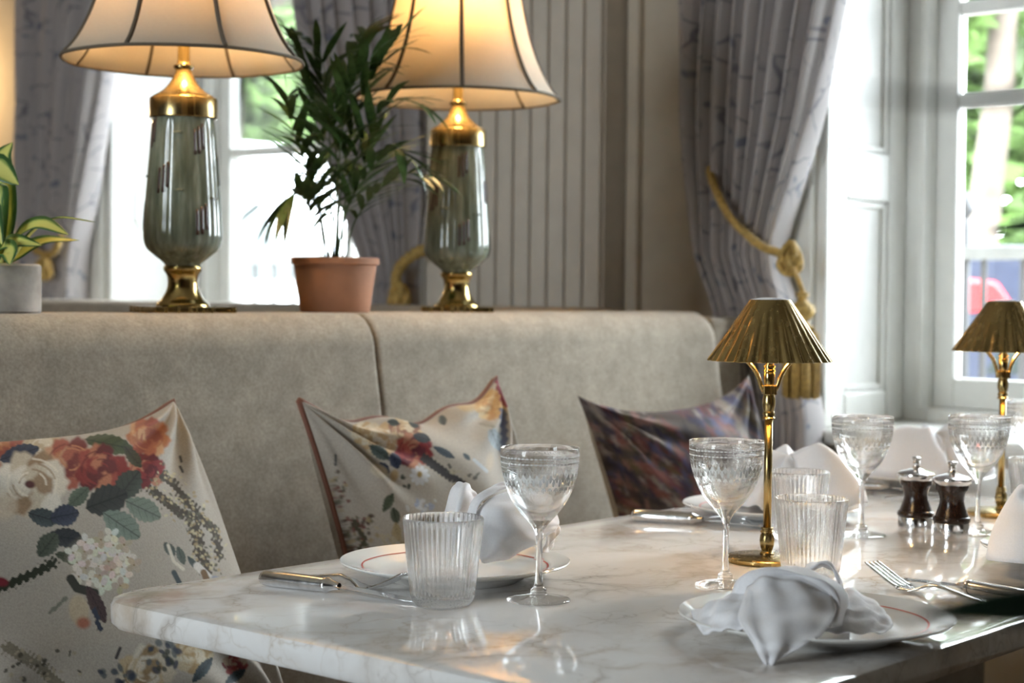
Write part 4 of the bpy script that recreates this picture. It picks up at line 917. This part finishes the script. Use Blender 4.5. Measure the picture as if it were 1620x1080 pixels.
q = on_shelf(-6, -.56)
dp = thing('potted_dieffenbachia', 'yellow variegated leafy plant in a round grey concrete pot on the banquette back', 'plant', q, 0)
pot(dp, .0585, .0585, .066, 'concrete', rim=False, wall=.008)
kd = q.y/FPX
def big_leaf(t, pts, W, m='variegated_leaf', name='leaf', curl=.25, tilt=0.0):
    pts = [Vector(x) for x in cr(pts, 6)]; n = len(pts); rows = []; uv = []
    for i, p in enumerate(pts):
        tg = (pts[min(i+1, n-1)]-pts[max(i-1, 0)]).normalized(); up = Vector((0, -math.sin(tilt), math.cos(tilt))); sd = tg.cross(up).normalized(); nn = sd.cross(tg)
        q = i/(n-1); w = W*math.sin(PI*min(1, .06+.94*q))**.8*(1-.25*q)
        row = []
        for e in (-1, -.5, 0, .5, 1): row.append(tuple(p+sd*w*e+nn*(abs(e)*w*curl+.02*w*math.sin(q*20)*abs(e)))); uv.append((e, q))
        rows.append(row)
    m_ = MB(); m_.grid(rows); m_.uv = uv; return m_.build(name, m, t, smooth=True, solid=.0006)
def dq(px, py, dd=0.0): return ((px+6)*kd, dd, (500-py)*kd)
for pts, W, tl in (([dq(15, 425), dq(45, 385, -.01), dq(90, 352, -.02), dq(160, 356, -.03)], .012, .15), ([dq(10, 425), dq(40, 380, -.03), dq(80, 362, -.05), dq(130, 378, -.07)], .020, .7),
                   ([dq(-10, 425), dq(-18, 330, .0), dq(-5, 275, -.01), dq(40, 300, -.03)], .034, 1.1), ([dq(-5, 425), dq(-8, 370, -.04), dq(2, 345, -.06), dq(32, 395, -.08)], .030, 1.2),
                   ([dq(0, 425), dq(15, 400, -.04), dq(45, 390, -.06), dq(90, 395, -.07)], .018, .8), ([dq(5, 425), dq(25, 405, .02), dq(60, 385, .03), dq(110, 382, .05)], .016, .6),
                   ([dq(-15, 425), dq(-60, 380, .0), dq(-110, 340, .0), dq(-160, 345, 0)], .03, .6), ([dq(-8, 425), dq(-40, 340, .02), dq(-70, 270, .03), dq(-110, 250, .04)], .03, .8),
                   ([dq(0, 425), dq(-5, 340, .03), dq(-12, 260, .04), dq(2, 225, .05)], .022, 1.0), ([dq(5, 425), dq(22, 410, -.05), dq(42, 405, -.08), dq(50, 425, -.1)], .02, 1.2)):
    big_leaf(dp, pts, W, tilt=tl)

# palm standing beside the camera: a few leaves reach into the view, far out of focus
fp = thing('tall_palm', 'dark green palm leaf reaching in over the edge of the marble table', 'plant', (.62, .52, 0), 0)
MB().lathe([(0, 0), (.14, 0), (.17, .30), (.16, .30), (.155, .27), (0, .27)], 40).build('pot', 'concrete', fp, smooth='auto')
def near_leaf(stem, pts, W, tl):
    inv = FR[fp.name].inverted(); pts = [inv @ PD(*x) for x in pts]; root = Vector((0, 0, .27))
    MB().tube([tuple(x) for x in cr([root, root.lerp(pts[0], .55)+Vector((.05, 0, .1)), pts[0]], 8)], .003, 6).build('stem', 'dark_leaf', fp, smooth=True)
    big_leaf(fp, [tuple(x) for x in pts], W, 'dark_leaf', tilt=tl)
near_leaf(0, [(1780, 985, .56), (1680, 960, .55), (1570, 962, .54), (1440, 975, .53)], .0075, 1.2)
near_leaf(0, [(1760, 320, .80), (1690, 345, .80), (1620, 357, .80), (1553, 368, .80)], .0042, 1.2)
near_leaf(0, [(1760, 120, .42), (1640, 150, .41), (1480, 158, .40), (1340, 140, .39)], .0018, 1.2)

# ================================================================ CURTAINS
def curtain(label, ub, zt, zb, left, right, nf, amp, wrap=0.0, flip=False, lining=True):
    """left/right: lists of (z, v) for the two edges; ub: plane; wrap: how far the free edge turns into the window"""
    t = thing('curtain', label, 'curtain', T(ub, (left[-1][1]+right[-1][1])/2, zb), 0, 'patterned curtains')
    zs = np.linspace(zt, zb, 70); na = nf*12+1; lz, lv = zip(*sorted(left)); rz, rv = zip(*sorted(right))
    rows = []; uv = []
    for z in zs:
        a0, a1 = np.interp(z, lz, lv), np.interp(z, rz, rv); wdt = abs(a1-a0); A = amp*(.75+.25*math.sin(z*5))*min(1, .55+wdt/.6)
        row = []
        for i in range(na):
            s = i/(na-1); sg = 1 if a1 > a0 else -1; q = min(1, s/.84) if wrap else s
            v = a0+(a1-a0)*q; ph = 2*PI*nf*q+.5*math.sin(z*2.2+q*3); w0 = math.sin(ph)
            u = ub+A*(abs(w0)**.7*(1 if w0 > 0 else -1))*(1-.25*math.sin(ph*.5+1))+.008*math.sin(z*3+q*9)
            v += (a1-a0)/nf*.15*math.sin(2*ph+.6)*min(1, (1-q)*8)
            if wrap and s > .84:                   # the free edge turns back towards the pane and catches its light
                w = (s-.84)/.16; u = u*(1-w)+(ub+wrap)*w-.035*math.sin(PI*min(1, w*1.4))*(1-w); v += sg*.012*math.sin(PI*w)
            row.append(tuple(T(u, v, z))); uv.append((s*nf*.13, z))
        rows.append(row)
    m = MB(); m.grid(rows); m.uv = uv; o = m.build('cloth', 'curtain_fabric', t, smooth=True, world=True, solid=.002)
    return t
UC = UW-.095
ZT = 2.9
c2 = curtain('grey branch-patterned curtain with the gold tassel beside the table', UC, ZT, .02, [(ZT, -.66), (1.45, -.655), (1.15, -.62), (1.05, -.575), (.85, -.52), (.02, -.53)],
             [(ZT, -.10), (1.95, -.245), (1.69, -.300), (1.42, -.352), (1.20, -.425), (1.13, -.44), (1.05, -.41), (.83, -.345), (.02, -.33)], 9, .042, wrap=.068)
c1r = curtain('grey branch-patterned curtain behind the potted palm', UC, ZT, .02, [(ZT, -1.42), (1.3, -1.425), (1.12, -1.44), (.9, -1.43), (.02, -1.43)],
              [(ZT, -2.10), (1.85, -1.90), (1.6, -1.83), (1.30, -1.70), (1.14, -1.62), (1.0, -1.60), (.02, -1.65)], 8, .038)
c1l = curtain('grey branch-patterned curtain with a blue-lit edge behind the yellow variegated plant', UC, ZT, .02, [(ZT, -3.15), (1.5, -3.14), (1.0, -3.12), (.02, -3.12)],
              [(ZT, -2.55), (1.95, -2.69), (1.72, -2.742), (1.4, -2.81), (1.17, -2.87), (1.0, -2.88), (.02, -2.87)], 7, .038, wrap=.068)
def rope(pts, r, name, parent, n=3, turns=14):
    pts = [Vector(p) for p in cr(pts, 10)]; m_ = len(pts); ms = MB()
    for q in range(n):
        tw = []
        for i, p in enumerate(pts):
            tg = (pts[min(i+1, m_-1)]-pts[max(i-1, 0)]).normalized(); a = tg.cross(Vector((.3, .2, 1))).normalized(); b = tg.cross(a)
            ph = 2*PI*(turns*i/(m_-1)+q/n); tw.append(tuple(p+(a*math.cos(ph)+b*math.sin(ph))*r*.62))
        ms.tube(tw, r*.62, 7)
    return ms.build(name, 'gold_cord', parent, smooth=True, world=True)
def tieback(label, pts, knot, r, tassel=True, k=1.0):
    t = thing('curtain_tieback', label, 'tieback', pts[0], 0, 'gold rope tiebacks')
    rope(pts, r, 'cord', t, turns=int(12*k)+6)
    kp = Vector(knot); m = MB()
    for i in range(5):
        a = i*1.25; m.tube([tuple(kp+Vector((.022*math.cos(s)*math.cos(a), .022*math.cos(s)*math.sin(a)*.8, .02*math.sin(s)+.006*i-.012))) for s in [2*PI*j/16 for j in range(17)]], r*.7, 6)
    m.build('knot', 'gold_cord', t, smooth=True, world=True)
    if tassel:
        b = kp+Vector((.018, -.02, -.03)); rope([tuple(kp+Vector((.0, -.01, -.015))), tuple(kp+Vector((.012, -.018, -.04))), tuple(b+Vector((.004, 0, -.035)))], r*.6, 'hanger', t, turns=4)
        b = b+Vector((.004, 0, -.035)); m = MB().lathe(smooth_prof([(0, 0), (.010, -.002), (.013, -.008), (.009, -.014), (.011, -.02), (.023, -.030), (.0255, -.040), (.021, -.050), (.012, -.058), (.015, -.064), (.013, -.07)], 3), 32, at=b)
        th_ = m.build('tassel_head', 'gold_cord', t, smooth=True, world=True)
        m = MB(); rr = random.Random(4)
        for i in range(110):
            a = rr.random()*2*PI; q = math.sqrt(rr.random()); r0, r1 = .012*q, .036*q; c, s = math.cos(a), math.sin(a)
            m.tube([tuple(b+Vector((r0*c, r0*s, -.066))), tuple(b+Vector((r1*.85*c, r1*.85*s, -.085))), tuple(b+Vector((r1*c, r1*s, -.12))), tuple(b+Vector((r1*.97*c, r1*.97*s, -.205-.006*rr.random())))], .0026, 5)
        o = m.build('tassel_skirt', 'gold_cord', th_, smooth=True, world=True); o['kind'] = 'stuff'
        rope([tuple(b+Vector((.020*math.cos(x), .020*math.sin(x), -.072))) for x in [2*PI*j/10 for j in range(11)]], .004, 'tassel_band', th_, turns=8)
    return t
def pw(px, py, u):                               # pixel -> point on the plane u = const
    d = ray(px, py); o = Vector((0, 0, CAMZ)); k = (u-(o-C0).dot(U))/d.dot(U); return o+d*k
UF2 = UC-.065
tieback('thick gold rope tieback with a large tassel holding the curtain beside the table', [pw(1118, 232, UW-.012), pw(1126, 285, UF2+.02), pw(1150, 335, UF2), pw(1188, 378, UF2), pw(1225, 398, UF2), pw(1250, 404, UF2+.0)], pw(1250, 408, UF2-.01), .0085)
tieback('gold rope tieback round the curtain behind the potted palm', [pw(690, 392, UF2), pw(660, 400, UF2), pw(634, 422, UF2), pw(626, 452, UF2), pw(632, 478, UF2)], pw(632, 470, UF2), .0135, tassel=False)
tieback('gold rope tieback round the curtain behind the yellow variegated plant', [pw(40, 380, UF2), pw(66, 402, UF2), pw(86, 398, UF2), pw(98, 372, UF2+.02)], pw(70, 424, UF2), .010, tassel=False)

# ================================================================ WALL SCONCES
def sconce(label, base, nrm, energy):
    t = thing('wall_sconce', label, 'lamp', base, math.atan2(nrm.y, nrm.x), 'wall sconces')
    m = MB(); m.box(0, .018, -.035, .035, -.10, .08); m.build('back_plate', 'brass', t, bev=.004)
    MB().tube([tuple(x) for x in cr([(.015, 0, -.03), (.06, 0, -.05), (.10, 0, -.02), (.10, 0, .03)], 5)], .006, 8).build('arm', 'brass', t, smooth=True)
    MB().lathe([(.009, .03), (.009, .085)], 16, at=(.10, 0, 0)).build('candle', 'linen', t, smooth='auto')
    MB().lathe(smooth_prof([(0, .085), (.009, .088), (.013, .100), (.009, .115), (0, .128)], 2), 16, at=(.10, 0, 0)).build('bulb', 'bulb', t, smooth=True)
    l = bpy.data.lights.new('sconce_light_offscreen', 'POINT'); l.energy = energy; l.color = (1.0, .66, .30); l.shadow_soft_size = .045
    lo = bpy.data.objects.new('sconce_light_offscreen', l); col.objects.link(lo); lo.parent = t; lo.location = (.16, 0, .10); return t
sconce('brass wall sconce with a warm candle bulb on the wall behind the yellow variegated plant', T(UW, -3.62, 1.62), -U, 12.0)

# ================================================================ OUTSIDE
GZ = -.25
struct(MB().box(UF+.2, UF+60, -45, 45, GZ-.1, GZ, T).build('ground', 'asphalt'))
struct(MB().box(UF+.2, UF+1.75, -8, 5, GZ, GZ+.12, T).build('pavement', 'pale_stone'))
ug = UF+1.15
rl = thing('iron_railing', 'painted iron railing with upright bars outside the windows', 'railing', T(ug, -1.5, GZ+.12))
MB().box(ug-.02, ug+.02, -6.5, 2.5, 1.17, 1.21, T).build('top_rail', 'rail_paint', rl, world=True, bev=.004)
MB().box(ug-.015, ug+.015, -6.5, 2.5, .02, .05, T).build('bottom_rail', 'rail_paint', rl, world=True)
v = -6.4; bar = None; bi = 0
bar = MB().lathe([(.010, -.13), (.010, 1.10)], 8).build('bar', 'iron', rl); bar.location = (0, 0, 0)
bx = FR[rl.name].inverted()
while v < 2.4:
    b_ = bar if bi == 0 else bar.copy()
    if bi: col.objects.link(b_)
    b_.parent = rl; b_.location = bx @ T(ug, v, .05+.05); bi += 1; v += .118
for v in (-5.6, -3.2, -.8, 1.6):
    c = T(ug, v, 0); MB().lathe([(0, GZ+.12), (.02, GZ+.12), (.02, 1.27), (.012, 1.29), (.026, 1.31), (.026, 1.335), (.006, 1.37), (0, 1.37)], 12, at=c).build('post', 'iron', rl, smooth='auto', world=True)

def vehicle(name, label, cat, uc, vc, L, W, H, body, glassh, hood, tail=False):
    t = thing(name, label, cat, T(uc, vc, GZ), ROTZ)
    # side profile along v
    def sec(prof, d0, d1, nm, m, bev=.05):
        n = len(prof); vs = [T(uc+d0, vc+x, GZ+z) for x, z in prof]+[T(uc+d1, vc+x, GZ+z) for x, z in prof]
        MB().add(vs, [(i, (i+1) % n, n+(i+1) % n, n+i) for i in range(n)]+[tuple(reversed(range(n))), tuple(range(n, 2*n))]).build(nm, m, t, world=True, bev=bev, seg=3, smooth='auto')
    h = L/2
    sec([(-h, .28), (h, .28), (h, .28+.30*H), (h-.08, hood), (h-.9, hood+.04), (h-.9-(H-hood)*.9, H), (-h+.25, H), (-h+.05, hood), (-h, .6*hood)], -W/2, W/2, 'body', body)
    g0, g1 = glassh
    for s in (-1, 1):
        sec([(h-1.05, g0), (h-1.0-(g1-g0)*.95, g1), (h-2.0, g1), (h-2.0, g0)], s*(W/2-.01), s*(W/2+.006), 'side_window', 'car_glass', 0)
        sec([(h-2.1, g0), (h-2.1, g1), (-h+.55, g1), (-h+.38, g0)], s*(W/2-.01), s*(W/2+.006), 'side_window', 'car_glass', 0)
        for x in (h-.75, -h+.8):
            ring = MB(); k = 20; c = T(uc+s*(W/2-.1), vc+x, GZ+.31)
            vs = [c+V*(.31*math.cos(2*PI*i/k))+Vector((0, 0, .31*math.sin(2*PI*i/k)))+U*d for d in (-.11, .11) for i in range(k)]
            wh_ = ring.add(vs, [(i, (i+1) % k, k+(i+1) % k, k+i) for i in range(k)]+[tuple(range(k)), tuple(range(k, 2*k))]).build('wheel', 'tyre', t, world=True, bev=.03)
            vs = [c+V*(.19*math.cos(2*PI*i/k))+Vector((0, 0, .19*math.sin(2*PI*i/k)))+U*d*s for d in (-.1, .125) for i in range(k)]
            MB().add(vs, [(i, (i+1) % k, k+(i+1) % k, k+i) for i in range(k)]+[tuple(range(k)), tuple(range(k, 2*k))]).build('hubcap', 'chrome', wh_, world=True)
        if tail:
            sec([(-h-.02, hood-.22), (-h+.50, hood-.17), (-h+.42, hood-.06), (-h+.10, hood-.03), (-h+.0, hood-.08)], s*(W/2-.25), s*(W/2+.015), 'tail_light', 'tail_light', .02)
    return t
vehicle('delivery_van', 'white van parked in the street beyond the window with the potted palm', 'van', UF+3.9, -6.9, 4.6, 1.9, 2.2, 'van_white', (1.38, 1.88), 1.25)
vehicle('parked_car', 'dark blue parked car with red tail lights beyond the window by the table', 'car', UF+3.7, .25, 4.3, 1.75, 1.52, 'car_blue', (1.02, 1.34), 1.44, tail=True)
vehicle('parked_car', 'white parked car across the street behind the white van', 'car', UF+9.5, -11.5, 4.3, 1.75, 1.65, 'van_white', (1.05, 1.42), .98)

def tree(label, base, trunk_r, h, crowns, nleaf, seed):
    t = thing('street_tree', label, 'tree', base, 0, 'street trees'); rr = random.Random(seed)
    m = MB(); b = Vector(base); pts = [b+Vector((.1*math.sin(i*1.3+seed), .1*math.cos(i*1.7), h*i/8)) for i in range(9)]
    m.tube([tuple(p) for p in pts], [trunk_r*(1.25 if i == 0 else 1-.06*i) for i in range(9)], 14).build('trunk', 'tree_bark', t, smooth=True, world=True)
    for (cx, cy, cz, r) in crowns[:4]:
        p = b+Vector((cx, cy, cz)); MB().tube([tuple(pts[5]), tuple((pts[5]+p)/2+Vector((0, 0, .2))), tuple(p)], [trunk_r*.45, trunk_r*.3, trunk_r*.12], 8).build('branch', 'tree_bark', t, smooth=True, world=True)
    m = MB()
    for i in range(nleaf):
        cx, cy, cz, r = crowns[rr.randrange(len(crowns))]; d = Vector((rr.gauss(0, 1), rr.gauss(0, 1), rr.gauss(0, 1))).normalized()*r*(rr.random()**.4)
        c = b+Vector((cx, cy, cz))+d; s = .10+.10*rr.random(); a = Vector((rr.gauss(0, 1), rr.gauss(0, 1), rr.gauss(0, .6))).normalized(); e = a.cross(Vector((rr.gauss(0, 1), rr.gauss(0, 1), rr.gauss(0, 1)))).normalized()
        m.add([c-a*s, c+e*s*.5, c+a*s, c-e*s*.5], [(0, 1, 2, 3)])
    o = m.build('foliage', 'tree_leaf', t, world=True); o['kind'] = 'stuff'; return t
def out(px, D, z=GZ): q = PD(px, 460, D); return (q.x, q.y, z)
tree('thick grey tree trunk with green leaves outside the window by the table', out(1562, 9.0), .095, 6.5, [(.8, 1.2, 4.2, 1.3), (1.5, .4, 3.4, 1.0), (-.6, 1.0, 4.6, 1.2), (.9, .2, 2.6, .7), (-.4, .1, 3.0, .45)], 3200, 3)
tree('leafy green street tree behind the white van', out(470, 15.0), .22, 6.0, [(0, 0, 4.0, 1.7), (1.5, .5, 3.6, 1.4), (-1.6, .5, 3.8, 1.5), (.3, 0, 5.4, 1.6), (-.6, -.4, 2.9, .9)], 4200, 5)
tree('smallest leafy street tree, standing well past the white van', out(690, 27.0), .22, 6.0, [(0, 0, 4.2, 1.9), (1.6, .5, 3.8, 1.5), (-1.6, .5, 3.4, 1.5), (.3, 0, 5.6, 1.7)], 3600, 6)
tree('leafy green street tree beyond the dark blue parked car', out(1720, 16.0), .22, 6.0, [(0, 0, 4.0, 1.9), (-1.6, .5, 3.4, 1.4), (1.6, .5, 3.6, 1.5), (-.3, 0, 5.4, 1.7), (-.9, 0, 2.8, 1.2)], 5200, 8)
